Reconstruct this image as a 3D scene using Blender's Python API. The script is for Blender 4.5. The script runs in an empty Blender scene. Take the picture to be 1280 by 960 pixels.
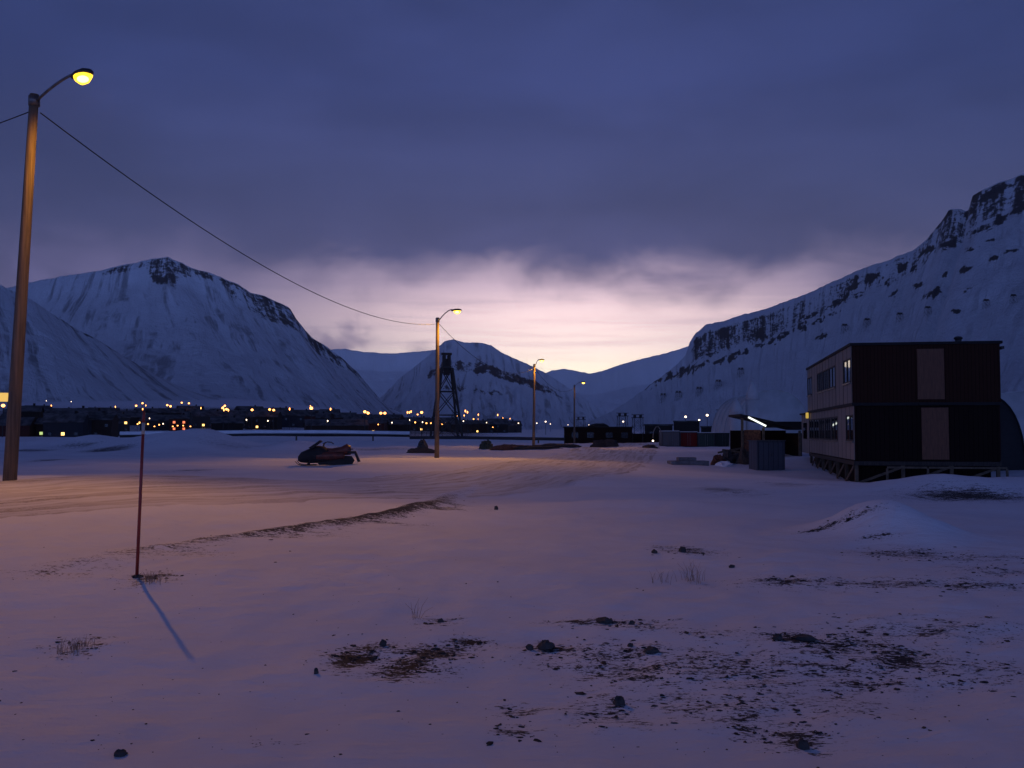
import bpy, math, random
import numpy as np
from mathutils import Vector, Matrix
from mathutils.bvhtree import BVHTree

S = bpy.context.scene
COL = S.collection
PI = math.pi
random.seed(7)

# ------------------------------------------------------------------ camera
F = 1256.0                      # focal length in pixels of the 1280 x 960 photograph
HORIZON = 540.0
PITCH = math.atan((HORIZON - 480.0) / F)
CAMZ = 1.6
cam_d = bpy.data.cameras.new('camera')
cam_d.sensor_width = 36.0
cam_d.lens = 36.0 * F / 1280.0
cam_d.clip_start = 0.1
cam_d.clip_end = 40000.0
cam = bpy.data.objects.new('camera', cam_d)
COL.objects.link(cam)
cam.location = (0, 0, CAMZ)
cam.rotation_euler = (PI / 2 + PITCH, 0, 0)
S.camera = cam

# ------------------------------------------------------------------ exposure / render
S.view_settings.view_transform = 'Standard'
S.view_settings.look = 'None'
S.view_settings.exposure = 0.0
S.view_settings.gamma = 1.0
S.view_settings.use_curve_mapping = False
S.render.engine = 'CYCLES'
S.cycles.use_denoising = True
S.cycles.max_bounces = 5
S.cycles.diffuse_bounces = 3
S.cycles.glossy_bounces = 3
S.cycles.sample_clamp_indirect = 2.0
S.cycles.caustics_reflective = False
S.cycles.caustics_refractive = False

# ------------------------------------------------------------------ node helpers
class NT:
    def __init__(self, tree):
        self.t = tree; self.n = tree.nodes; self.l = tree.links
    def put(self, sock, v):
        if isinstance(v, bpy.types.NodeSocket): self.l.new(v, sock)
        elif isinstance(v, (int, float)):
            try: sock.default_value = v
            except TypeError: sock.default_value = (v, v, v, 1.0)
        else:
            v = tuple(v)
            try: sock.default_value = v
            except Exception: sock.default_value = v + (1.0,)
    def m(self, op, a, b=None, c=None, clamp=False):
        x = self.n.new('ShaderNodeMath'); x.operation = op; x.use_clamp = clamp
        for i, v in enumerate((a, b, c)):
            if v is not None: self.put(x.inputs[i], v)
        return x.outputs[0]
    def mix(self, f, a, b, mode='MIX'):
        x = self.n.new('ShaderNodeMix'); x.data_type = 'RGBA'; x.blend_type = mode; x.clamp_factor = True
        self.put(x.inputs['Factor'], f); self.put(x.inputs[6], a); self.put(x.inputs[7], b)
        return x.outputs[2]
    def step(self, v, a, b, lo=0.0, hi=1.0):
        x = self.n.new('ShaderNodeMapRange'); x.interpolation_type = 'SMOOTHSTEP'
        self.put(x.inputs[0], v); self.put(x.inputs[1], a); self.put(x.inputs[2], b)
        self.put(x.inputs[3], lo); self.put(x.inputs[4], hi)
        return x.outputs[0]
    def noise(self, vec, scale, detail=4.0, rough=0.55, dist=0.0):
        x = self.n.new('ShaderNodeTexNoise'); x.inputs['Scale'].default_value = scale
        x.inputs['Detail'].default_value = detail; x.inputs['Roughness'].default_value = rough
        x.inputs['Distortion'].default_value = dist
        if vec is not None: self.l.new(vec, x.inputs['Vector'])
        return x.outputs['Fac']
    def comb(self, a, b, c=0.0):
        x = self.n.new('ShaderNodeCombineXYZ')
        self.put(x.inputs[0], a); self.put(x.inputs[1], b); self.put(x.inputs[2], c)
        return x.outputs[0]
    def sep(self, v):
        x = self.n.new('ShaderNodeSeparateXYZ'); self.l.new(v, x.inputs[0]); return x.outputs
    def ramp(self, f, stops):
        x = self.n.new('ShaderNodeValToRGB'); e = x.color_ramp.elements
        while len(e) < len(stops): e.new(0.5)
        for el, (p, c) in zip(e, stops):
            el.position = p; el.color = tuple(c) + (1.0,)
        self.l.new(f, x.inputs[0]); return x.outputs[0]

# ------------------------------------------------------------------ world: dusk sky under a broken cloud deck
SUN_AZ = math.radians(5.0)      # afterglow lies a little right of the view axis
W = bpy.data.worlds.new('World'); S.world = W; W.use_nodes = True
W.node_tree.nodes.clear()
g = NT(W.node_tree)
tc = g.n.new('ShaderNodeTexCoord').outputs['Generated']
X, Y, Z = g.sep(tc)
az = g.m('ARCTAN2', X, Y)
n1 = g.noise(g.comb(g.m('MULTIPLY', az, 8.0), g.m('MULTIPLY', Z, 13.0), 3.1), 1.5, 5.0, 0.52, 0.3)
n2 = g.noise(g.comb(g.m('MULTIPLY', g.m('ADD', az, g.m('MULTIPLY', Z, 1.2)), 4.0), g.m('MULTIPLY', Z, 70.0), 8.7), 1.5, 5.0, 0.55, 0.5)
n3 = g.noise(g.comb(g.m('MULTIPLY', az, 3.0), g.m('MULTIPLY', Z, 9.0), 1.3), 1.4, 4.0, 0.5, 0.2)
dev = g.m('DIVIDE', g.m('SUBTRACT', az, 0.06), 0.245)
glow = g.m('EXPONENT', g.m('MULTIPLY', g.m('MULTIPLY', dev, dev), -1.0))
clear = g.ramp(Z, [(0.0, (1.0, 0.84, 0.58)), (0.058, (1.0, 0.90, 0.72)), (0.085, (1.0, 0.80, 0.76)),
                   (0.115, (0.98, 0.73, 0.75)), (0.145, (0.62, 0.46, 0.57)), (0.2, (0.20, 0.165, 0.31))])
clear = g.mix(g.m('MULTIPLY', g.step(n2, 0.42, 0.75), 0.42), clear, (0.46, 0.34, 0.44))
clear = g.mix(glow, (0.080, 0.080, 0.205), clear)
deck = g.ramp(Z, [(0.10, (0.108, 0.092, 0.200)), (0.17, (0.054, 0.060, 0.168)), (0.24, (0.044, 0.057, 0.178)),
                  (0.33, (0.037, 0.054, 0.194)), (0.42, (0.030, 0.045, 0.162)), (0.62, (0.018, 0.025, 0.096)), (1.0, (0.016, 0.022, 0.088))])
deck = g.mix(g.step(n3, 0.30, 0.72), g.mix(1.0, deck, (0.84, 0.84, 0.86), 'MULTIPLY'), g.mix(1.0, deck, (1.16, 1.13, 1.12), 'MULTIPLY'))
deck = g.mix(g.step(g.m('ABSOLUTE', az), 0.12, 0.50), deck, g.mix(1.0, deck, (0.74, 0.82, 0.86), 'MULTIPLY'))
edge = g.m('ADD', Z, g.m('MULTIPLY', g.m('SUBTRACT', n1, 0.5), 0.115))
cover = g.step(edge, 0.118, 0.190)
low = g.m('MULTIPLY', g.step(g.m('SUBTRACT', n1, g.m('MULTIPLY', az, 0.55)), 0.62, 0.82), 0.75)     # low grey wisps, more of them to the left
cover = g.m('MAXIMUM', cover, low)
sky = g.mix(cover, clear, deck)
behind = g.m('MULTIPLY', g.step(Y, 0.2, -0.5), g.step(Z, 0.46, 0.02))          # unseen low sky behind the viewer, brightened blue to light the mountains
sky = g.mix(behind, sky, (0.255, 0.430, 1.20))
sky = g.mix(1.0, sky, g.mix(g.m('MULTIPLY', g.step(Z, 0.26, 0.05), g.step(Y, 0.3, 0.8)), (1.0, 1.0, 1.0), (1.50, 1.48, 1.46)), 'MULTIPLY')     # brightest low down, where the thin haze dims it again
nis = g.n.new('ShaderNodeTexSky'); nis.sky_type = 'NISHITA'; nis.sun_disc = False
nis.sun_elevation = math.radians(-2.0); nis.sun_rotation = SUN_AZ
sky = g.mix(0.05, sky, nis.outputs[0], 'ADD')
bg = g.n.new('ShaderNodeBackground'); g.l.new(sky, bg.inputs[0]); bg.inputs[1].default_value = 1.0
wo = g.n.new('ShaderNodeOutputWorld'); g.l.new(bg.outputs[0], wo.inputs[0])

# the sun is below the horizon: only its weak, wide afterglow is left
sl = bpy.data.lights.new('sun', 'SUN'); sl.energy = 0.03; sl.angle = math.radians(25); sl.color = (1.0, 0.72, 0.66)
so = bpy.data.objects.new('sun', sl); COL.objects.link(so)
so.rotation_euler = (math.radians(86), 0, PI - SUN_AZ)
so.location = (0, 100, 60)

# ------------------------------------------------------------------ numpy noise
def _hash(ix, iy, seed):
    h = (ix.astype(np.int64) * 374761393 + iy.astype(np.int64) * 668265263 + seed * 1442695041) & 0x7fffffff
    h = ((h ^ (h >> 13)) * 1274126177) & 0x7fffffff
    h = h ^ (h >> 16)
    return (h & 0xffff) / 65535.0
def vnoise(x, y, seed=0):
    x = np.asarray(x, float); y = np.asarray(y, float)
    ix = np.floor(x); iy = np.floor(y); fx = x - ix; fy = y - iy
    fx = fx * fx * fx * (fx * (fx * 6 - 15) + 10); fy = fy * fy * fy * (fy * (fy * 6 - 15) + 10)
    a = _hash(ix, iy, seed); b = _hash(ix + 1, iy, seed); c = _hash(ix, iy + 1, seed); d = _hash(ix + 1, iy + 1, seed)
    return (a + (b - a) * fx) * (1 - fy) + (c + (d - c) * fx) * fy
def fbm(x, y, seed=0, oct=4, rough=0.5):
    s = 0.0; a = 1.0; t = 0.0
    for k in range(oct):
        s = s + a * vnoise(np.asarray(x) * 2 ** k + 17.3 * k, np.asarray(y) * 2 ** k - 9.1 * k, seed + k); t += a; a *= rough
    return s / t
def sst(v, a, b):
    t = np.clip((np.asarray(v, float) - a) / (b - a), 0, 1); return t * t * (3 - 2 * t)

# ------------------------------------------------------------------ pixel -> ray, terrain height
def ray(px, py):
    xc = (px - 640.0) / F; yc = (480.0 - py) / F
    y = math.cos(PITCH) - yc * math.sin(PITCH); z = math.sin(PITCH) + yc * math.cos(PITCH)
    return xc / y, z / y                       # per metre of depth
def at(px, py, d):
    a, b = ray(px, py); return Vector((a * d, d, CAMZ + b * d))
def gauss(x, y, cx, cy, sx, sy, rot=0.0):
    c, s = math.cos(rot), math.sin(rot); u = (x - cx) * c + (y - cy) * s; v = -(x - cx) * s + (y - cy) * c
    return np.exp(-(u / sx) ** 2 - (v / sy) ** 2)
def rise(x, y):
    t = x / np.maximum(y, 1.0)
    w = 0.10 + 0.90 * sst(-t, 0.0, 0.30) + 0.5 * sst(t, 0.15, 0.5)
    return 0.046 * np.clip(y - 400.0, 0, 1200.0) * w
def gz(x, y):
    x = np.asarray(x, float); y = np.asarray(y, float)
    z = -0.30 * (1 - sst(y, 6.5, 12.0))
    z = z + 0.50 * gauss(x, y, -11.5, 23.0, 8.0, 10.0)
    z = z - 0.80 * gauss(x, y, 20.0, 50.0, 13.0, 17.0)
    n = fbm(x * 0.35, y * 0.35, 3, 3)
    z = z + 0.52 * gauss(x, y, 5.75, 15.6, 0.85, 1.0, 0.3) * (0.75 + 0.5 * n)
    z = z + 0.16 * gauss(x, y, 3.2, 21.0, 2.6, 1.2, -0.2)
    z = z + 0.42 * gauss(x, y, 12.6, 27.5, 3.6, 1.6, -0.25) * (0.6 + 0.8 * n)
    z = z + 0.34 * gauss(x, y, 20.5, 41.5, 3.2, 1.5, 0.1) - 0.15 * gauss(x, y, 14.5, 42.0, 3.0, 4.0)
    z = z + 2.0 * gauss(x, y, -29.5, 92.0, 4.8, 6.0) * (0.7 + 0.6 * fbm(x * 0.2, y * 0.2, 5, 3))
    z = z + 1.2 * gauss(x, y, -37.5, 95.0, 5.0, 6.0) * (0.5 + fbm(x * 0.3, y * 0.3, 6, 3))
    z = z + 0.75 * gauss(x, y, -19.0, 88.0, 3.0, 4.0) + 0.8 * gauss(x, y, -46.0, 96.0, 5.0, 5.0)
    z = z + 0.7 * sst(y, 60, 100) * (1 - sst(y, 110, 140)) * (fbm(x * 0.22, y * 0.12, 8, 4) - 0.45)
    z = z + 0.35 * gauss(x, y, 3.0, 84.0, 5.0, 3.0)
    near = 1.0 - sst(y, 150.0, 400.0)
    z = z + near * ((fbm(x * 0.16, y * 0.16, 11, 4) - 0.5) * 0.34 * sst(y, 3.0, 25.0) + (fbm(x * 0.8, y * 0.8, 12, 4) - 0.5) * 0.09)
    z = z + 0.05 * (fbm(x * 3.2, y * 3.2, 14, 3) - 0.5) * (1 - sst(y, 14.0, 30.0))
    far = sst(y, 40.0, 160.0)
    z = z + far * (fbm(x * 0.03, y * 0.03, 21, 4) - 0.5) * 0.9
    return z + rise(x, y)
def gzf(x, y): return float(gz(np.array([x]), np.array([y]))[0])
def onground(px, py, dmax=300.0):
    a, b = ray(px, py)
    d = np.exp(np.linspace(math.log(2.0), math.log(dmax), 1500))
    h = CAMZ + b * d - gz(a * d, d)
    k = np.argmax(h < 0)
    y = d[k] if h[k] < 0 else dmax
    return Vector((a * y, y, gzf(a * y, y)))
def ground_at(px, d):
    x = (px - 640.0) / F * d
    return Vector((x, d, gzf(x, d)))

# ------------------------------------------------------------------ materials
def material(name):
    m = bpy.data.materials.new(name); m.use_nodes = True
    m.node_tree.nodes.clear(); t = NT(m.node_tree)
    b = t.n.new('ShaderNodeBsdfPrincipled'); o = t.n.new('ShaderNodeOutputMaterial'); t.l.new(b.outputs[0], o.inputs[0])
    return m, t, b
def objcoord(t): return t.n.new('ShaderNodeTexCoord').outputs['Object']
def bump(t, b, h, strength, dist):
    x = t.n.new('ShaderNodeBump'); x.inputs['Strength'].default_value = strength; x.inputs['Distance'].default_value = dist
    t.l.new(h, x.inputs['Height']); t.l.new(x.outputs[0], b.inputs['Normal'])
def plain(name, col, rough=0.7, metal=0.0, var=0.25, scale=4.0, stretch=(1, 1, 1)):
    m, t, b = material(name)
    mp = t.n.new('ShaderNodeMapping'); t.l.new(objcoord(t), mp.inputs[0]); mp.inputs['Scale'].default_value = stretch
    n = t.noise(mp.outputs[0], scale, 6.0, 0.6)
    lo = tuple(c * (1 - var) for c in col); hi = tuple(min(1, c * (1 + var)) for c in col)
    t.l.new(t.mix(t.step(n, 0.3, 0.7), lo, hi), b.inputs['Base Color'])
    b.inputs['Roughness'].default_value = rough; b.inputs['Metallic'].default_value = metal
    bump(t, b, n, 0.25, 0.02)
    return m
def glowing(name, col, strength):
    m, t, b = material(name)
    n = t.noise(objcoord(t), 6.0, 2.0)
    t.l.new(t.mix(n, tuple(c * 0.9 for c in col), col), b.inputs['Emission Color'])
    b.inputs['Base Color'].default_value = (0.3, 0.3, 0.3, 1); b.inputs['Emission Strength'].default_value = strength
    return m

def lamp_glass_mat():
    m = bpy.data.materials.new('glowing_lamp_glass'); m.use_nodes = True; m.node_tree.nodes.clear(); t = NT(m.node_tree)
    e = t.n.new('ShaderNodeEmission'); n = t.noise(objcoord(t), 9.0, 2.0)
    t.l.new(t.mix(n, (1.0, 0.50, 0.02), (1.0, 0.58, 0.03)), e.inputs[0]); e.inputs[1].default_value = 4.0
    tr = t.n.new('ShaderNodeBsdfTransparent'); mx = t.n.new('ShaderNodeMixShader'); mx.inputs[0].default_value = 0.5
    t.l.new(tr.outputs[0], mx.inputs[1]); t.l.new(e.outputs[0], mx.inputs[2])
    o = t.n.new('ShaderNodeOutputMaterial'); t.l.new(mx.outputs[0], o.inputs[0]); return m

def snow_ground():
    m, t, b = material('snow')
    oc = objcoord(t)
    at_ = t.n.new('ShaderNodeAttribute'); at_.attribute_name = 'dirt'
    d = at_.outputs['Fac']
    mpp = t.n.new('ShaderNodeMapping'); t.l.new(oc, mpp.inputs[0]); mpp.inputs['Scale'].default_value = (0.6, 1.3, 1.0)
    nf = t.noise(mpp.outputs[0], 34.0, 7.0, 0.7); nm = t.noise(mpp.outputs[0], 6.5, 5.0, 0.62); nl = t.noise(oc, 0.35, 4.0, 0.5)
    base = t.mix(t.step(nl, 0.3, 0.7), (0.74, 0.75, 0.78), (0.84, 0.85, 0.87))
    base = t.mix(t.m('MULTIPLY', t.step(nm, 0.5, 0.85), 0.18), base, (0.56, 0.54, 0.54))
    k = t.m('ADD', t.m('MULTIPLY', nf, 0.62), t.m('MULTIPLY', nm, 0.38))
    th = t.m('SUBTRACT', 0.590, t.m('MULTIPLY', d, 0.215))
    speck = t.m('MULTIPLY', t.step(t.noise(oc, 17.0, 3.0, 0.7), 0.70, 0.76), t.step(nl, 0.35, 0.6))
    mask = t.m('MAXIMUM', t.m('MULTIPLY', t.step(t.m('SUBTRACT', k, th), 0.0, 0.045), t.step(d, 0.03, 0.10)), t.m('MULTIPLY', speck, 0.35))
    soil = t.mix(nf, (0.016, 0.014, 0.014), (0.046, 0.039, 0.035))
    t.l.new(t.mix(mask, base, soil), b.inputs['Base Color'])
    b.inputs['Roughness'].default_value = 0.75
    b.inputs['Specular IOR Level'].default_value = 0.25
    h = t.m('ADD', t.m('MULTIPLY', nm, 1.0), t.m('MULTIPLY', nf, 0.4))
    sas = t.noise(t.comb(t.m('MULTIPLY', t.sep(oc)[0], 0.7), t.m('MULTIPLY', t.sep(oc)[1], 2.4)), 1.0, 5.0, 0.6, 0.6)
    h = t.m('ADD', h, t.m('MULTIPLY', sas, 1.6))
    bump(t, b, t.m('MULTIPLY', h, t.step(nl, 0.30, 0.65, 0.25, 1.0)), 0.50, 0.06)
    return m
def road_snow():
    m, t, b = material('packed_snow')
    uv = t.n.new('ShaderNodeUVMap').outputs[0]
    u, v, _ = t.sep(uv)
    oc = objcoord(t)
    tr = t.noise(t.comb(t.m('MULTIPLY', u, 3.4), t.m('MULTIPLY', v, 0.16)), 1.0, 6.0, 0.62, 0.4)
    nf = t.noise(oc, 15.0, 6.0, 0.66)
    pat = t.noise(oc, 0.5, 4.0, 0.6)
    base = t.mix(t.step(tr, 0.3, 0.72), (0.78, 0.78, 0.80), (0.50, 0.465, 0.44))
    k = t.m('ADD', t.m('MULTIPLY', tr, 0.6), t.m('MULTIPLY', nf, 0.5))
    base = t.mix(t.m('MULTIPLY', t.step(k, 0.56, 0.70), t.step(pat, 0.40, 0.62)), base, (0.20, 0.165, 0.14))
    t.l.new(base, b.inputs['Base Color'])
    b.inputs['Roughness'].default_value = 0.7; b.inputs['Specular IOR Level'].default_value = 0.25
    bump(t, b, t.m('ADD', tr, t.m('MULTIPLY', nf, 0.35)), 0.5, 0.05)
    return m
def mountain_mat(name, sx, sy, rock=(0.062, 0.056, 0.056), snow=(0.84, 0.86, 0.89), streak=0.55):
    m, t, b = material(name)
    uv = t.n.new('ShaderNodeUVMap').outputs[0]
    u, v, _ = t.sep(uv)
    a = t.n.new('ShaderNodeAttribute'); a.attribute_name = 'rock'; r = a.outputs['Fac']  # bare rock; on the far ridges mostly painted cliff shade
    wob = t.noise(t.comb(t.m('MULTIPLY', u, sx * 0.15), t.m('MULTIPLY', v, sy * 0.6)), 1.0, 3.0)
    uu = t.m('ADD', t.m('MULTIPLY', u, sx), t.m('MULTIPLY', wob, 4.0))
    st = t.noise(t.comb(uu, t.m('MULTIPLY', v, sy)), 1.0, 7.0, 0.68)
    pt = t.noise(t.comb(t.m('MULTIPLY', u, sx * 0.45), t.m('MULTIPLY', v, sx * 0.45)), 1.0, 6.0, 0.6)
    fine = t.noise(t.comb(t.m('MULTIPLY', u, sx * 2.2), t.m('MULTIPLY', v, sx * 2.4)), 1.0, 6.0, 0.7)
    base = t.mix(t.step(pt, 0.3, 0.7), tuple(c * 0.88 for c in snow), snow)
    st2 = t.noise(t.comb(t.m('MULTIPLY', uu, 0.33), t.m('MULTIPLY', v, sy * 0.5), 5.0), 1.0, 6.0, 0.62)
    thin = t.m('MAXIMUM', t.m('MULTIPLY', t.step(st, 0.49, 0.60), t.step(pt, 0.40, 0.58)), t.m('MULTIPLY', t.m('MULTIPLY', t.step(st2, 0.50, 0.64), t.step(pt, 0.42, 0.6)), 0.30))  # downhill streaks of thin snow, darkened in colour to stand for gully shade
    base = t.mix(t.m('MULTIPLY', thin, streak), base, (0.17, 0.165, 0.17))
    strata = t.noise(t.comb(t.m('MULTIPLY', u, sx * 0.5), t.m('MULTIPLY', v, sx * 5.0)), 1.0, 4.0, 0.6)
    k = t.m('ADD', r, t.m('ADD', t.m('MULTIPLY', t.m('SUBTRACT', fine, 0.5), 1.2), t.m('ADD', t.m('MULTIPLY', t.m('SUBTRACT', st, 0.5), 1.2), t.m('MULTIPLY', t.m('SUBTRACT', strata, 0.5), 0.55))))
    base = t.mix(t.m('MULTIPLY', t.step(k, 0.42, 0.66), t.step(r, 0.02, 0.15)), base, t.mix(fine, tuple(c * 0.6 for c in rock), tuple(c * 1.7 for c in rock)))
    t.l.new(base, b.inputs['Base Color'])
    b.inputs['Roughness'].default_value = 0.85; b.inputs['Specular IOR Level'].default_value = 0.15
    bump(t, b, t.m('ADD', st, t.m('MULTIPLY', fine, 0.6)), 0.9, 14.0)
    return m

def wood_pole_mat():
    m, t, b = material('weathered_pole_wood')
    x, y, z = t.sep(objcoord(t))
    n = t.noise(t.comb(t.m('MULTIPLY', x, 22.0), t.m('MULTIPLY', y, 22.0), t.m('MULTIPLY', z, 0.8)), 1.0, 6.0, 0.65)
    t.l.new(t.mix(t.step(n, 0.3, 0.7), (0.055, 0.042, 0.031), (0.15, 0.112, 0.080)), b.inputs['Base Color'])
    b.inputs['Roughness'].default_value = 0.8; bump(t, b, n, 0.5, 0.02)
    return m
def cladding(name, lo, hi, period, vertical=True):
    """boards whose joints are dark grooves"""
    m, t, b = material(name)
    x, y, z = t.sep(objcoord(t))
    q = t.m('ADD', x, y) if vertical else z
    f = t.m('FRACT', t.m('DIVIDE', q, period))
    groove = t.step(t.m('ABSOLUTE', t.m('SUBTRACT', f, 0.5)), 0.43, 0.49)
    idn = t.noise(t.comb(t.m('MULTIPLY', t.m('FLOOR', t.m('DIVIDE', q, period)), 7.31), 0.0), 1.0, 1.0)
    n = t.noise(objcoord(t), 3.0, 6.0, 0.65)
    col = t.mix(t.m('ADD', t.m('MULTIPLY', idn, 0.5), t.m('MULTIPLY', n, 0.5)), lo, hi)
    t.l.new(t.mix(groove, col, tuple(c * 0.35 for c in lo)), b.inputs['Base Color'])
    b.inputs['Roughness'].default_value = 0.8; b.inputs['Specular IOR Level'].default_value = 0.08
    bump(t, b, t.m('SUBTRACT', 1.0, groove), 0.6, 0.02)
    return m
def glass_mat():
    m, t, b = material('dark_window_glass')
    n = t.noise(objcoord(t), 0.9, 3.0)
    t.l.new(t.mix(n, (0.006, 0.007, 0.010), (0.016, 0.018, 0.024)), b.inputs['Base Color'])
    b.inputs['Roughness'].default_value = 0.03; b.inputs['IOR'].default_value = 1.5
    bump(t, b, n, 0.05, 0.02)
    return m

M = dict(
    snow=snow_ground(), road=road_snow(), pole=wood_pole_mat(),
    steel=plain('galvanised_steel', (0.16, 0.16, 0.16), 0.45, 0.8, 0.3, 8),
    darksteel=plain('dark_steel', (0.035, 0.035, 0.038), 0.6, 0.4),
    cable=plain('black_cable', (0.012, 0.012, 0.014), 0.6),
    stick=plain('red_plastic_stick', (0.30, 0.035, 0.025), 0.45, 0, 0.15),
    reflector=plain('pale_reflective_tape', (0.55, 0.50, 0.42), 0.3),
    soil=plain('frozen_soil', (0.046, 0.037, 0.030), 0.95, 0, 0.6, 20),
    rock=plain('dark_stone', (0.050, 0.046, 0.043), 0.9, 0, 0.45, 9),
    gravel=plain('brown_gravel', (0.085, 0.062, 0.045), 0.95, 0, 0.45, 20),
    drygrass=plain('dry_grass', (0.30, 0.19, 0.13), 0.9),
    timber=plain('old_trestle_timber', (0.035, 0.028, 0.024), 0.9, 0, 0.4, 3, (6, 6, 1)),
    brownclad=cladding('dark_brown_boards', (0.028, 0.011, 0.007), (0.050, 0.020, 0.013), 0.16),
    greyclad=cladding('grey_wall_panels', (0.20, 0.175, 0.155), (0.36, 0.31, 0.27), 1.33),
    plywood=plain('brown_plywood', (0.135, 0.055, 0.027), 0.75, 0, 0.25, 2.5, (8, 8, 0.8)),
    rawwood=plain('raw_timber', (0.10, 0.075, 0.05), 0.85, 0, 0.35, 4),
    tar=plain('tarred_roofing', (0.012, 0.011, 0.011), 0.9),
    frame=plain('window_frame_paint', (0.055, 0.048, 0.042), 0.8),
    glass=glass_mat(),
    roofthin=plain('thin_roof_snow', (0.060, 0.060, 0.063), 1.0, 0, 0.8, 0.35),
    roofsnow=plain('roof_snow', (0.78, 0.80, 0.83), 0.8, 0, 0.06, 0.8),
    fabric=plain('pale_hall_fabric', (0.44, 0.44, 0.445), 0.7, 0, 0.12, 0.7),
    darkfabric=plain('dark_hall_sheeting', (0.014, 0.013, 0.015), 0.8),
    redpaint=cladding('red_steel_sheet', (0.13, 0.016, 0.012), (0.20, 0.024, 0.018), 0.22),
    greypaint=cladding('grey_steel_sheet', (0.08, 0.08, 0.085), (0.13, 0.13, 0.135), 0.22),
    greenpaint=cladding('green_steel_sheet', (0.035, 0.050, 0.045), (0.055, 0.075, 0.065), 0.22),
    cabinet=cladding('blue_grey_cabinet_sheet', (0.075, 0.082, 0.10), (0.12, 0.128, 0.15), 0.30),
    concrete=plain('grey_concrete', (0.16, 0.16, 0.165), 0.9),
    blackwall=cladding('black_boards', (0.010, 0.006, 0.005), (0.020, 0.011, 0.009), 0.2),
    rust=plain('rusty_scrap', (0.14, 0.055, 0.03), 0.8, 0.2, 0.5, 8),
    sledred=plain('red_snowmobile_panel', (0.12, 0.030, 0.018), 0.5, 0, 0.4),
    sledblack=plain('black_plastic', (0.012, 0.012, 0.014), 0.85),
    rubber=plain('black_rubber', (0.014, 0.014, 0.014), 0.8),
    bushes=plain('dark_evergreen_scrub', (0.045, 0.050, 0.030), 0.9, 0, 0.5, 12),
    h_red=plain('barn_red_paint', (0.055, 0.014, 0.010), 1.0), h_brown=plain('brown_stained_wood', (0.026, 0.015, 0.011), 1.0),
    h_blue=plain('slate_blue_paint', (0.018, 0.021, 0.028), 1.0), h_ochre=plain('ochre_paint', (0.12, 0.075, 0.025), 0.8),
    h_grey=plain('grey_house_paint', (0.034, 0.033, 0.034), 1.0), h_dark=plain('dark_stained_wood', (0.012, 0.010, 0.009), 1.0),
    win_lit=glowing('lit_window_glass', (1.0, 0.55, 0.14), 3.2), win_green=glowing('greenish_lit_window_glass', (0.75, 1.0, 0.30), 0.8),
    win_red=glowing('red_orange_lit_window_glass', (1.0, 0.22, 0.06), 1.6), win_yellow=glowing('yellow_lit_panel', (1.0, 0.60, 0.06), 0.9),
    dead=plain('unlit_window_glass', (0.015, 0.016, 0.02), 0.15),
    sodium=glowing('sodium_lamp_glass', (1.0, 0.55, 0.12), 14.0),
    sodium_glass=lamp_glass_mat(),
    sodium_rim=glowing('sodium_lamp_bowl', (1.0, 0.50, 0.05), 3.0),
    sodium_small=glowing('far_sodium_lamp_glass', (1.0, 0.36, 0.08), 6.5),
    white_small=glowing('far_white_lamp_glass', (1.0, 0.74, 0.52), 4.5),
    cold_small=glowing('far_cold_lamp_glass', (0.80, 0.74, 1.0), 4.5),
    tube=glowing('fluorescent_tube', (0.92, 1.0, 0.90), 1.7),
    yellowlamp=glowing('yellow_lamp_glass', (1.0, 0.66, 0.05), 0.55),
)

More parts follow.
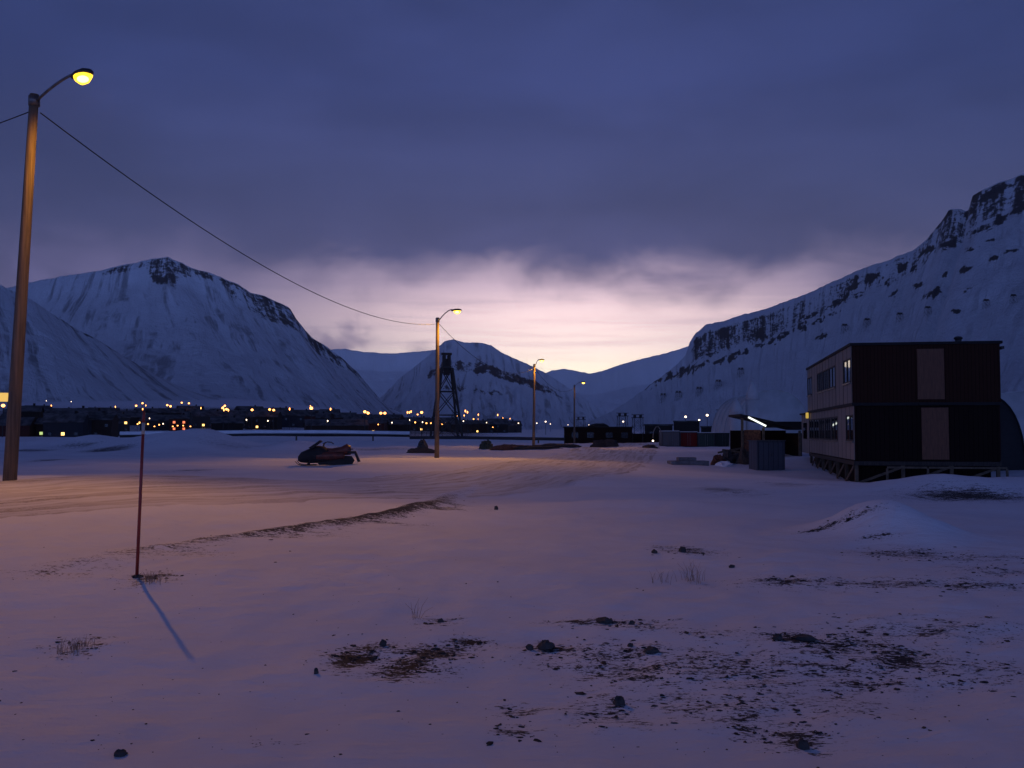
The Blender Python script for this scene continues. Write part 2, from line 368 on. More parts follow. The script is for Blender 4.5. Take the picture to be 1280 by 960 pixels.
# ------------------------------------------------------------------ object helpers
def tag(o, label=None, cat=None, group=None, kind=None):
    for k, v in (('label', label), ('category', cat), ('group', group), ('kind', kind)):
        if v: o[k] = v
    return o
def thing(name, label, cat, loc=(0, 0, 0), rz=0.0, group=None):
    o = bpy.data.objects.new(name, None); COL.objects.link(o); o.location = loc; o.rotation_euler = (0, 0, rz)
    o.empty_display_size = 0.2
    return tag(o, label, cat, group)
def children(o): return [c for c in COL.objects if c.parent == o]
def copy_tree(o, parent=None):
    c = o.copy(); COL.objects.link(c)
    if parent: c.parent = parent
    for ch in children(o): copy_tree(ch, c)
    return c
class MB:
    def __init__(self): self.v = []; self.f = []
    def add(self, vs, fs):
        n = len(self.v); self.v += [tuple(p) for p in vs]; self.f += [tuple(i + n for i in q) for q in fs]; return self
    def box(self, x0, x1, y0, y1, z0, z1, mat=None):
        vs = [Vector(p) for p in ((x0, y0, z0), (x1, y0, z0), (x1, y1, z0), (x0, y1, z0), (x0, y0, z1), (x1, y0, z1), (x1, y1, z1), (x0, y1, z1))]
        if mat: vs = [mat @ p for p in vs]
        return self.add(vs, [(3, 2, 1, 0), (4, 5, 6, 7), (0, 1, 5, 4), (1, 2, 6, 5), (2, 3, 7, 6), (3, 0, 4, 7)])
    def bar(self, a, b, w, h=None):
        a = Vector(a); b = Vector(b); h = h or w; t = (b - a).normalized()
        s = t.cross(Vector((0, 0, 1)))
        if s.length < 1e-3: s = Vector((1, 0, 0))
        s.normalize(); u = s.cross(t)
        vs = [p + s * i * w / 2 + u * j * h / 2 for p in (a, b) for i, j in ((-1, -1), (1, -1), (1, 1), (-1, 1))]
        return self.add(vs, [(3, 2, 1, 0), (4, 5, 6, 7), (0, 1, 5, 4), (1, 2, 6, 5), (2, 3, 7, 6), (3, 0, 4, 7)])
    def tube(self, pts, radii, seg=12, cap=True):
        pts = [Vector(p) for p in pts]
        if not isinstance(radii, (list, tuple)): radii = [radii] * len(pts)
        vs, fs = [], []; ref = None
        for i, p in enumerate(pts):
            t = (pts[min(i + 1, len(pts) - 1)] - pts[max(i - 1, 0)]).normalized()
            if ref is None:
                ref = t.cross(Vector((0, 0, 1)))
                if ref.length < 1e-2: ref = Vector((1, 0, 0))
            ref = (ref - t * ref.dot(t)).normalized(); b = t.cross(ref)
            for k in range(seg):
                a = 2 * PI * k / seg; vs.append(p + (ref * math.cos(a) + b * math.sin(a)) * radii[i])
        for i in range(len(pts) - 1):
            for k in range(seg):
                k2 = (k + 1) % seg; fs.append((i * seg + k, i * seg + k2, (i + 1) * seg + k2, (i + 1) * seg + k))
        if cap:
            fs.append(tuple(reversed(range(seg)))); fs.append(tuple((len(pts) - 1) * seg + k for k in range(seg)))
        return self.add(vs, fs)
    def lump(self, c, rx, ry, rz, seed=0, rough=0.25, nu=10, nv=7, rot=0.0, flat=False):
        r = random.Random(seed); vs = []; cs, sn = math.cos(rot), math.sin(rot)
        for j in range(nv + 1):
            th = PI * j / nv
            for i in range(nu):
                ph = 2 * PI * i / nu; k = 1 + r.uniform(-rough, rough)
                if j in (0, nv): k = 1
                x = rx * math.sin(th) * math.cos(ph) * k; y = ry * math.sin(th) * math.sin(ph) * k; z = rz * math.cos(th) * k
                if flat: z = max(z, -0.25 * rz)
                vs.append((c[0] + x * cs - y * sn, c[1] + x * sn + y * cs, c[2] + z))
        fs = [(j * nu + i, (j + 1) * nu + i, (j + 1) * nu + (i + 1) % nu, j * nu + (i + 1) % nu) for j in range(nv) for i in range(nu)]
        return self.add(vs, fs)
    def loft(self, rings, closed=True, cap=True):
        n = len(rings[0]); vs = [p for r in rings for p in r]; fs = []
        for i in range(len(rings) - 1):
            for k in range(n if closed else n - 1):
                k2 = (k + 1) % n; fs.append((i * n + k, i * n + k2, (i + 1) * n + k2, (i + 1) * n + k))
        if cap:
            fs.append(tuple(reversed(range(n)))); fs.append(tuple((len(rings) - 1) * n + k for k in range(n)))
        return self.add(vs, fs)
    def build(self, name, mat, parent=None, smooth=False, bevel=0.0):
        me = bpy.data.meshes.new(name); me.from_pydata(self.v, [], self.f); me.update()
        if smooth:
            me.polygons.foreach_set('use_smooth', [True] * len(me.polygons))
        if mat: me.materials.append(mat)
        o = bpy.data.objects.new(name, me); COL.objects.link(o)
        if parent: o.parent = parent
        if bevel:
            b = o.modifiers.new('bevel', 'BEVEL'); b.width = bevel; b.segments = 2; b.limit_method = 'ANGLE'
        return o
def grid_mesh(name, P, mat, uv=None, attrs=None, smooth=True):
    nr, nc = P.shape[:2]
    me = bpy.data.meshes.new(name)
    idx = np.arange(nr * nc).reshape(nr, nc)
    q = np.stack([idx[:-1, :-1], idx[:-1, 1:], idx[1:, 1:], idx[1:, :-1]], -1).reshape(-1, 4)
    me.vertices.add(nr * nc); me.vertices.foreach_set('co', P.reshape(-1).astype(np.float32))
    me.loops.add(q.size); me.loops.foreach_set('vertex_index', q.reshape(-1).astype(np.int32))
    me.polygons.add(len(q)); me.polygons.foreach_set('loop_start', np.arange(0, q.size, 4, dtype=np.int32))
    me.polygons.foreach_set('loop_total', np.full(len(q), 4, dtype=np.int32))
    me.update(calc_edges=True)
    if smooth: me.polygons.foreach_set('use_smooth', np.ones(len(q), dtype=bool))
    if uv is not None:
        l = me.uv_layers.new(name='UVMap'); l.data.foreach_set('uv', uv.reshape(-1, 2)[q.reshape(-1)].reshape(-1).astype(np.float32))
    for k, a in (attrs or {}).items():
        t = me.attributes.new(k, 'FLOAT', 'POINT'); t.data.foreach_set('value', a.reshape(-1).astype(np.float32))
    me.materials.append(mat)
    o = bpy.data.objects.new(name, me); COL.objects.link(o)
    return o, q

# ------------------------------------------------------------------ ground
def spaced(start, step, growth, end):
    out = [start]; s = step
    while out[-1] < end: out.append(out[-1] + s); s *= growth
    return out
xs = spaced(8.0, 0.09, 1.055, 7000.0)
xs = np.array([-v for v in reversed(xs)] + list(np.arange(-7.92, 7.95, 0.085)) + xs)
ys = np.array([-400, -200, -100, -60, -35, -20, -12, -7, -4, -2, -0.5, 0.6, 1.5, 2.2, 2.8] + list(np.arange(3.3, 13.0, 0.07)) + spaced(13.0, 0.075, 1.026, 9500.0))
XX, YY = np.meshgrid(xs, ys)
ZZ = gz(XX, YY)
PX = 640 + F * XX / np.maximum(YY, 0.5); PY = HORIZON - F * (ZZ - CAMZ) / np.maximum(YY, 0.5)
# bare soil blown free of snow: patches laid out on the ground plan (x, y, half-length, half-width, direction, strength)
SOIL = []
def patch(px, py, wpx, hpx, s=0.6, rot=0.0):
    p = onground(px, py); q = onground(px, py - hpx * 0.5); r = onground(px, py + hpx * 0.5)
    SOIL.append((p.x, p.y, max(0.04, wpx / 2 / F * p.y), min(max(0.05, (q.y - r.y) / 2), 0.35 if p.y < 18 else 2.0), rot, s))
for a in [(440, 824, 56, 20, .95), (428, 832, 34, 14, .9), (505, 838, 56, 24, 1.0), (545, 818, 66, 16, .95), (585, 804, 44, 10, .9), (470, 808, 50, 8, .6), (540, 838, 60, 20, .4), (690, 812, 70, 12, .6), (750, 820, 120, 26, .5),
          (800, 838, 170, 40, .42), (880, 830, 160, 46, .42), (760, 892, 70, 60, .40), (870, 880, 160, 60, .34), (655, 890, 60, 12, .5), (645, 915, 40, 10, .55),
          (990, 800, 70, 12, .7), (1060, 812, 150, 34, .52), (1120, 824, 90, 30, .68), (1030, 835, 150, 30, .42), (1170, 790, 200, 26, .36), (1085, 858, 90, 18, .5), (940, 905, 70, 34, .52),
          (1000, 925, 60, 26, .65), (1010, 880, 180, 40, .30), (960, 850, 180, 50, .34), (1230, 840, 100, 40, .28), (1190, 850, 60, 30, .3),
          (745, 777, 90, 8, .55), (800, 780, 90, 8, .4), (545, 779, 40, 7, .5), (985, 728, 70, 9, .6), (1080, 730, 230, 9, .42), (1220, 733, 120, 9, .5), (1130, 693, 100, 8, .5), (1210, 700, 140, 20, .34),
          (1076, 641, 56, 5, .7), (1056, 646, 26, 4, .6), (1026, 661, 40, 6, .75), (1095, 672, 36, 6, .6), (1250, 712, 90, 14, .35), (860, 688, 60, 9, .5), (900, 793, 80, 7, .35),
          (95, 808, 50, 18, .5), (190, 724, 44, 12, .5), (340, 928, 60, 10, .25), (60, 715, 60, 10, .35), (905, 612, 60, 10, .5), (990, 606, 60, 8, .4),
          (1210, 620, 120, 12, .85), (35, 562, 44, 7, .95), (135, 563, 44, 6, .95), (60, 575, 24, 4, .7), (96, 558, 40, 4, .8), (240, 588, 50, 6, .45), (300, 558, 120, 5, .35), (470, 562, 80, 4, .5)]:
    patch(*a)
dirt = np.zeros_like(XX)
for (cx, cy, sx, sy, rot, s) in SOIL:
    sel = (np.abs(XX - cx) < 3.5 * sx) & (np.abs(YY - cy) < 3.5 * sy)
    dirt[sel] = np.maximum(dirt[sel], min(s * 1.15, 0.95) * gauss(XX[sel], YY[sel], cx, cy, sx * 1.3, sy * 1.3, rot))
# gravel ridge ploughed up along the near edge of the road
EDGE = [onground(*p) for p in ((60, 712), (130, 700), (180, 691), (240, 682), (300, 672), (370, 664), (450, 652), (500, 642), (540, 632), (565, 620), (600, 606))]
EDGES = [0.2, 0.36, 0.45, 0.5, 0.58, 0.72, 0.85, 0.95, 0.9, 0.4, 0.1]
def seg_dist(x, y):
    best = np.full(np.shape(x), 1e9); val = np.zeros(np.shape(x))
    for i in range(len(EDGE) - 1):
        a, b = EDGE[i], EDGE[i + 1]; dx, dy = b.x - a.x, b.y - a.y
        t = np.clip(((x - a.x) * dx + (y - a.y) * dy) / (dx * dx + dy * dy), 0, 1)
        d = np.hypot(x - a.x - t * dx, y - a.y - t * dy)
        n = d < best; best = np.where(n, d, best); val = np.where(n, EDGES[i] + (EDGES[i + 1] - EDGES[i]) * t, val)
    return best, val
sel = (YY > 9) & (YY < 32) & (np.abs(XX) < 13)
dd, vv = seg_dist(XX[sel], YY[sel])
wob = fbm(XX[sel] * 1.2, YY[sel] * 1.2, 40, 3)
dirt[sel] = np.maximum(dirt[sel], vv * np.exp(-(dd / (0.12 + 0.36 * wob)) ** 2))
below = sst(YY[sel], 0, 1) * 0 + (YY[sel] < np.interp(XX[sel], [e.x for e in EDGE], [e.y for e in EDGE]))
str_ = fbm(XX[sel] * 0.9 + YY[sel] * 2.6, YY[sel] * 0.7 - XX[sel] * 0.25, 44, 3)
dirt[sel] = np.maximum(dirt[sel], below * vv * 0.85 * np.exp(-(dd / 0.95) ** 2) * sst(str_, 0.42, 0.66))
ZZ[sel] += 0.10 * vv * np.exp(-(dd / 0.3) ** 2)
tn = sst(YY, 330, 400) * (1 - sst(YY, 800, 1100)) * sst(-XX / np.maximum(YY, 1), -0.02, 0.06)
dirt = np.maximum(dirt, tn * (0.25 + 0.65 * fbm(XX * 0.03, YY * 0.012, 51, 3)))
ground, _ = grid_mesh('ground', np.stack([XX, YY, ZZ], -1), M['snow'], attrs={'dirt': dirt})
tag(ground, 'wide snow covered ground with bare patches of dark frozen soil', kind='structure')

# road: a packed snow strip following the lamps, its edges sinking into the snow beside it
RC = [(-36, -2), (-22, 8), (-14.5, 14.5), (-8.5, 20.5), (-2.6, 30), (1.4, 45), (5.0, 62), (11.2, 100), (18.0, 142), (27, 200), (38, 270)]
def catmull(pts, n):
    out = []
    for i in range(len(pts) - 1):
        p0 = pts[max(i - 1, 0)]; p1 = pts[i]; p2 = pts[i + 1]; p3 = pts[min(i + 2, len(pts) - 1)]
        for k in range(n):
            t = k / n
            out.append(tuple(0.5 * (2 * b + (c - a) * t + (2 * a - 5 * b + 4 * c - d) * t * t + (3 * b - a - 3 * c + d) * t ** 3) for a, b, c, d in zip(p0, p1, p2, p3)))
    out.append(pts[-1]); return np.array(out)
rc = catmull(RC, 40)
tg = np.gradient(rc, axis=0); tg /= np.linalg.norm(tg, axis=1)[:, None]; nm = np.stack([tg[:, 1], -tg[:, 0]], 1)
arc = np.concatenate([[0], np.cumsum(np.hypot(*np.diff(rc, axis=0).T))])
off = np.linspace(-4.4, 4.4, 60)
RX = rc[:, None, 0] + nm[:, None, 0] * off; RY = rc[:, None, 1] + nm[:, None, 1] * off
edge_ = 1 - np.abs(off) / 4.4
RZ = gz(RX, RY) + 0.012 + np.where(edge_ < 0.25, (edge_ - 0.25) * 0.35, 0.0)[None, :] + 0.02 * (fbm(off[None, :] * 2.2 + 0 * arc[:, None], arc[:, None] * 0.12 + 0 * off[None, :], 61, 3) - 0.45)
RUV = np.stack([np.broadcast_to(off, RX.shape), np.broadcast_to(arc[:, None], RX.shape)], -1)
road, _ = grid_mesh('road', np.stack([RX, RY, RZ], -1), M['road'], uv=RUV)
tag(road, 'packed snow road with brown tyre tracks curving away under the lamps', kind='structure')

# ------------------------------------------------------------------ mountains
def mountain(label, ridge, base, mat, rockf, nu=360, nv=110, p=1.35, cliff=0.0, gully=0.0, gfreq=60.0, jag=0.0, seed=1, back=0.9, spots=None, slope_deg=36.0):
    t = np.linspace(0, 1, len(ridge)); u = np.linspace(0, 1, nu)
    R = np.array([at(*r) for r in ridge])
    base = [(b[0], max(b[1], r_[2] - max(20.0, R[i][2] - gzf(R[i][0], b[1])) / math.tan(math.radians(slope_deg)))) for i, (b, r_) in enumerate(zip(base, ridge))]
    B = np.array([(lambda q: (q.x, q.y, q.z - 6.0))(ground_at(*b)) for b in base])
    tt = np.concatenate([[0], np.cumsum(np.linalg.norm(np.diff(R, axis=0), axis=1))]); L = tt[-1]; tt /= L
    Ru = np.stack([np.interp(u, tt, R[:, i]) for i in range(3)], 1); Bu = np.stack([np.interp(u, tt, B[:, i]) for i in range(3)], 1)
    k = np.ones(9) / 9
    for i in range(3): Bu[:, i] = np.convolve(np.pad(Bu[:, i], 4, mode='edge'), k, mode='valid')
    Ru[:, 2] += jag * (fbm(u * 90, u * 0, seed, 4, 0.6) - 0.5) * 2
    v = np.concatenate([-np.linspace(1, 0.06, 10), np.linspace(0, 1, nv) ** 1.25])
    V = v[None, :]; U = np.broadcast_to(u[:, None], (nu, len(v)))
    vp = np.clip(V, 0, 1)
    prof = 1 - (1 - vp) ** p
    prof = prof * (1 - cliff) + cliff * sst(vp, 0.0, 0.10)
    P = Ru[:, None, :] + (Bu - Ru)[:, None, :] * np.stack([np.clip(V, 0, 1) + np.clip(V, -1, 0) * back, np.clip(V, 0, 1) + np.clip(V, -1, 0) * back, prof], -1)
    bk = np.clip(-V, 0, 1)
    P[:, :, 2] = np.where(V < 0, Ru[:, None, 2] * (1 - bk * 0.75), P[:, :, 2])
    env = np.sin(PI * np.clip(vp, 0, 1)) ** 0.7
    gu = np.abs(fbm(U * gfreq + 2.0 * fbm(U * 8, vp * 4 + 0 * U, seed + 3, 3), vp * 2.2 + 0 * U, seed + 7, 4, 0.55) - 0.5) * 2
    nz = fbm(U * 26, vp * 9 + 0 * U, seed + 11, 5, 0.55) - 0.5
    hmag = np.maximum(Ru[:, 2] - Bu[:, 2], 1.0)[:, None]
    P[:, :, 2] += env * hmag * gully * (gu - 0.4) + env * hmag * 0.05 * nz
    horiz = (Bu - Ru)[:, :2]; hl = np.linalg.norm(horiz, axis=1)
    slope = np.hypot(hl, hmag[:, 0])
    UVm = np.stack([U * L, np.broadcast_to(V, U.shape) * slope[:, None]], -1)
    pxr = 640 + F * Ru[:, 0] / Ru[:, 1]
    rock = rockf(np.broadcast_to(pxr[:, None], U.shape), np.broadcast_to(V, U.shape), U, seed)
    if spots: rock = np.maximum(rock, outcrops(P, V, U, spots, seed))
    # ledges stand out of the slope where rock is bare
    P[:, :, 2] += np.clip(rock, 0, 1) * hmag * 0.012 * (fbm(U * 120, V * 40 + 0 * U, seed + 5, 3) - 0.2)
    o, q = grid_mesh('mountain', P, mat, uv=UVm, attrs={'rock': rock})
    tag(o, label, kind='structure')
    return o, P, q
def outcrops(P, V, U, spots, seed):
    out = np.zeros(U.shape); qx = 640 + F * P[:, :, 0] / P[:, :, 1]; qy = HORIZON - F * (P[:, :, 2] - CAMZ) / P[:, :, 1]
    wx = (fbm(U * 160, V * 30 + 0 * U, seed + 41, 3) - 0.5) * 16; wy = (fbm(U * 160, V * 30 + 0 * U, seed + 43, 3) - 0.5) * 11
    br_ = 0.45 + 1.1 * fbm(U * 260, V * 60 + 0 * U, seed + 47, 3)
    for x, y, w, h in spots:
        sel = (np.abs(qx - x) < w * 2.2) & (np.abs(qy - y) < h * 2.6) & (V >= 0)
        if sel.any(): out[sel] = np.maximum(out[sel], 0.98 * br_[sel] * np.exp(-((qx[sel] + wx[sel] - x) / (0.72 * w)) ** 2 - ((qy[sel] + wy[sel] - y + 0.42 * (qx[sel] - x)) / (0.46 * h)) ** 2))
    return out
def band(v, a, b, s=0.02): return sst(v, a - s, a + s) * (1 - sst(v, b - s, b + s))

def rock_left(px, v, u, s):
    n = fbm(u * 70, v * 26, s + 20, 4); top = 0.035 + 0.10 * np.exp(-((px - 205) / 18) ** 2) + 0.10 * sst(px, 250, 330) * (1 - sst(px, 420, 450))
    r = band(v, 0.004, 1, 0.004) * (1 - sst(v, top * 0.6, top * 1.5)) * sst(px, 105, 140) * (0.55 + 0.9 * (n - 0.35))
    r2 = np.exp(-((px - 412) / 14) ** 2 - ((v - 0.42) / 0.06) ** 2) * 0.55
    r3 = sst(px, 370, 400) * (1 - sst(px, 470, 480)) * (1 - sst(v, 0.1, 0.35)) * (0.25 + 0.6 * n)
    return 0.80 * np.maximum(np.maximum(r, r2), r3)
def rock_nearleft(px, v, u, s):
    return 0.42 * (1 - sst(v, 0.01, 0.10)) * sst(px, 30, 70) + 0.16 * fbm(u * 20, v * 5, s, 3)
def rock_none(px, v, u, s): return 0.10 * fbm(u * 20, v * 8, s, 3)
def rock_centre(px, v, u, s):
    n = fbm(u * 60, v * 16, s + 20, 4)
    c = 0.16 + 0.20 * sst(px, 560, 660)
    r = band(v, 0.15, 0.27, 0.03) * sst(px, 520, 545) * (1 - sst(px, 680, 720)) * (0.30 + 0.75 * n) + band(v, 0.40, 0.47, 0.03) * sst(px, 540, 560) * (1 - sst(px, 620, 640)) * (0.10 + 0.75 * n)
    return r
def rock_right(px, v, u, s):
    n = fbm(u * 85, v * 14, s + 20, 4, 0.55); g_ = fbm(u * 150, v * 3, s + 31, 3)
    hi = np.interp(px, [855, 880, 1000, 1130, 1170], [0.015, 0.045, 0.03, 0.015, 0.006]); lo = np.interp(px, [855, 880, 960, 1100, 1300], [0.20, 0.22, 0.22, 0.15, 0.09])
    k = np.interp(px, [855, 870, 940, 1000, 1150, 1200], [0.0, 0.85, 0.80, 0.55, 0.50, 0.75])
    return sst(v, hi * 0.5, hi * 1.3) * (1 - sst(v, lo * 0.75, lo * 1.25)) * k * (0.45 + 0.7 * n) * (0.6 + 0.7 * g_)
SPOTS_R = [(800 + x / 2.667, 200 + y / 2.667, w / 2.667, h / 2.667) for x, y, w, h in (
    (1030, 180, 60, 44), (1000, 215, 60, 40), (1130, 120, 60, 50), (1180, 108, 80, 46), (1240, 85, 80, 44), (1110, 170, 40, 40), (780, 395, 46, 44), (875, 350, 34, 60), (965, 305, 46, 44), (1045, 275, 56, 44), (1150, 230, 60, 44),
    (1215, 195, 44, 50), (1278, 160, 40, 50), (1100, 355, 44, 24), (1020, 380, 30, 22), (985, 445, 56, 30), (935, 415, 38, 20), (850, 445, 22, 24), (1195, 325, 32, 18), (720, 408, 32, 54), (688, 455, 36, 40), (545, 560, 26, 40),
    (492, 575, 28, 28), (455, 600, 44, 30), (612, 585, 32, 36), (398, 620, 26, 24), (352, 640, 36, 26), (312, 660, 32, 24), (268, 672, 30, 26), (150, 702, 60, 34), (200, 690, 44, 30), (100, 720, 30, 30), (52, 735, 44, 26), (26, 755, 36, 18),
    (640, 515, 40, 26), (560, 520, 60, 24), (735, 450, 40, 18), (830, 405, 36, 26), (922, 365, 34, 24), (1060, 505, 34, 18), (1175, 268, 44, 18), (1250, 300, 30, 14), (1120, 290, 36, 16), (1090, 440, 24, 12), (230, 650, 40, 16), (420, 590, 30, 16), (655, 480, 36, 22), (590, 540, 30, 16))]
def cliff_shade(px, v, u, s):  # far cliffs darkened in colour for shade, so the glacier below reads paler
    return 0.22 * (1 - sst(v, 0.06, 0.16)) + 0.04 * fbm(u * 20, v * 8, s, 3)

mm_near = mountain_mat('mountain_snow_near', 1 / 22.0, 1 / 300.0, streak=0.75)
mm_right = mountain_mat('mountain_snow_right', 1 / 20.0, 1 / 260.0, streak=0.30)
mm_mid = mountain_mat('mountain_snow_middle', 1 / 26.0, 1 / 260.0, streak=0.68)
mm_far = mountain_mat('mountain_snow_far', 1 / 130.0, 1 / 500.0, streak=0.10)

mountain('long snowy slope falling to the town at the left edge',
         [(-900, 250, 1400), (-500, 255, 1450), (-200, 300, 1500), (-80, 325, 1500), (0, 356, 1500), (40, 375, 1500), (80, 402, 1500), (130, 430, 1500), (175, 458, 1500), (220, 482, 1500), (270, 503, 1500), (330, 516, 1500)],
         [(-1300, 700), (-700, 760), (-200, 820), (-60, 840), (60, 870), (120, 900), (170, 930), (220, 960), (260, 1000), (300, 1060), (340, 1160), (370, 1250)],
         mm_near, rock_nearleft, p=1.25, gully=0.03, gfreq=36, seed=3, jag=1.5)
mountain('broad snowy mountain with dark cliffs along its summit ridge at the left',
         [(-420, 400, 2900), (-150, 385, 2800), (0, 362, 2700), (35, 354, 2650), (80, 345, 2600), (125, 338, 2550), (165, 329, 2520), (195, 323, 2500), (210, 321, 2480), (222, 327, 2480), (245, 336, 2480), (275, 346, 2480),
          (300, 357, 2480), (312, 366, 2480), (330, 370, 2480), (345, 377, 2480), (362, 384, 2480), (374, 404, 2490), (392, 424, 2500), (410, 434, 2500), (430, 450, 2500), (447, 466, 2500), (462, 485, 2500), (485, 508, 2500), (520, 525, 2500)],
         [(-620, 1500), (-360, 1450), (-200, 1400), (-130, 1400), (-60, 1400), (20, 1400), (90, 1400), (170, 1400), (230, 1400), (300, 1400), (350, 1400), (395, 1400),
          (425, 1410), (440, 1420), (455, 1430), (466, 1440), (476, 1460), (486, 1480), (495, 1500), (505, 1540), (514, 1600), (522, 1660), (530, 1740), (540, 1820), (560, 1900)],
         mm_mid, rock_left, nu=520, p=1.35, cliff=0.07, gully=0.035, gfreq=70, jag=3.0, seed=5)
mountain('rounded snowy peak with dark rock bands in the middle of the valley',
         [(440, 525, 3500), (478, 495, 3500), (500, 473, 3500), (520, 457, 3500), (540, 441, 3500), (556, 426, 3500), (566, 424, 3500), (580, 428, 3500), (600, 428, 3500), (614, 432, 3500), (630, 442, 3500), (655, 453, 3500), (680, 465, 3500),
          (700, 478, 3500), (718, 490, 3500), (745, 508, 3500), (790, 528, 3500)],
         [(400, 2200), (440, 2100), (470, 2000), (500, 1950), (525, 1900), (548, 1900), (562, 1900), (580, 1900), (602, 1900), (622, 1900), (645, 1900), (672, 1950), (700, 2000), (722, 2100), (742, 2200), (770, 2400), (810, 2600)],
         mm_mid, rock_centre, nu=420, p=1.3, cliff=0.04, gully=0.07, gfreq=40, jag=2.0, seed=9)
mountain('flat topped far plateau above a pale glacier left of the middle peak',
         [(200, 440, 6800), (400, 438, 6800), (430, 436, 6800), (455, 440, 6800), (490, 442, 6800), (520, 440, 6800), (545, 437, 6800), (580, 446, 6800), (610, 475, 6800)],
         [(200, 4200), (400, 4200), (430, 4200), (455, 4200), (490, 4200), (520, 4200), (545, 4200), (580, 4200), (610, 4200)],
         mm_far, cliff_shade, nu=200, p=1.0, cliff=0.17, gully=0.02, gfreq=20, jag=4.0, seed=13)
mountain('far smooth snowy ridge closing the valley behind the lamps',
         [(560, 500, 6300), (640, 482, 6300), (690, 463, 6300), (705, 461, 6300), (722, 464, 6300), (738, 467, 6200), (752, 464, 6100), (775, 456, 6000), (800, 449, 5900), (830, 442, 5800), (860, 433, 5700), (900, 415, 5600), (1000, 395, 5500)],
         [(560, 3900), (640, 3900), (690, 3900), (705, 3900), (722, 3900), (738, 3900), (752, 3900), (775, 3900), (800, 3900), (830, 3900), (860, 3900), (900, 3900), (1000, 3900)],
         mm_far, cliff_shade, nu=240, p=1.05, cliff=0.30, gully=0.02, gfreq=20, jag=3.0, seed=17)
_, PR, QR = mountain('long steep snowy mountainside with broken dark cliffs on the right',
         [(726, 532, 3150), (760, 516, 3000), (790, 498, 2900), (820, 476, 2800), (846, 456, 2720), (857, 444, 2700), (862, 428, 2690), (870, 416, 2680), (882, 406, 2650), (900, 402, 2600), (930, 393, 2500), (960, 385, 2400), (1000, 371, 2250),
          (1040, 353, 2120), (1080, 335, 2000), (1110, 325, 1920), (1140, 314, 1850), (1158, 300, 1800), (1172, 284, 1780), (1186, 262, 1750), (1200, 260, 1720), (1210, 264, 1700), (1216, 246, 1680), (1230, 236, 1650), (1255, 226, 1620), (1285, 216, 1580),
          (1400, 190, 1450), (1700, 120, 1250), (2400, 60, 1000), (3600, 40, 800)],
         [(735, 2600), (775, 2300), (800, 2100), (825, 1900), (845, 1750), (858, 1650), (866, 1600), (876, 1550), (888, 1500), (905, 1420), (930, 1300), (948, 1180), (975, 1080),
          (1000, 1000), (1025, 930), (1045, 890), (1065, 850), (1078, 830), (1088, 815), (1098, 800), (1108, 790), (1116, 782), (1122, 776), (1136, 765), (1160, 750), (1190, 730),
          (1300, 650), (1600, 540), (2600, 400), (5000, 270)],
         mm_right, rock_right, nu=800, nv=150, p=1.22, cliff=0.05, gully=0.022, gfreq=46, jag=3.0, seed=21, spots=SPOTS_R)
BVH_R = BVHTree.FromPolygons([tuple(p) for p in PR.reshape(-1, 3)], [tuple(int(i) for i in f) for f in QR])
def on_right_mountain(px, py):
    a, b = ray(px, py); hit = BVH_R.ray_cast(Vector((0, 0, CAMZ)), Vector((a, 1, b)).normalized())
    return hit[0]

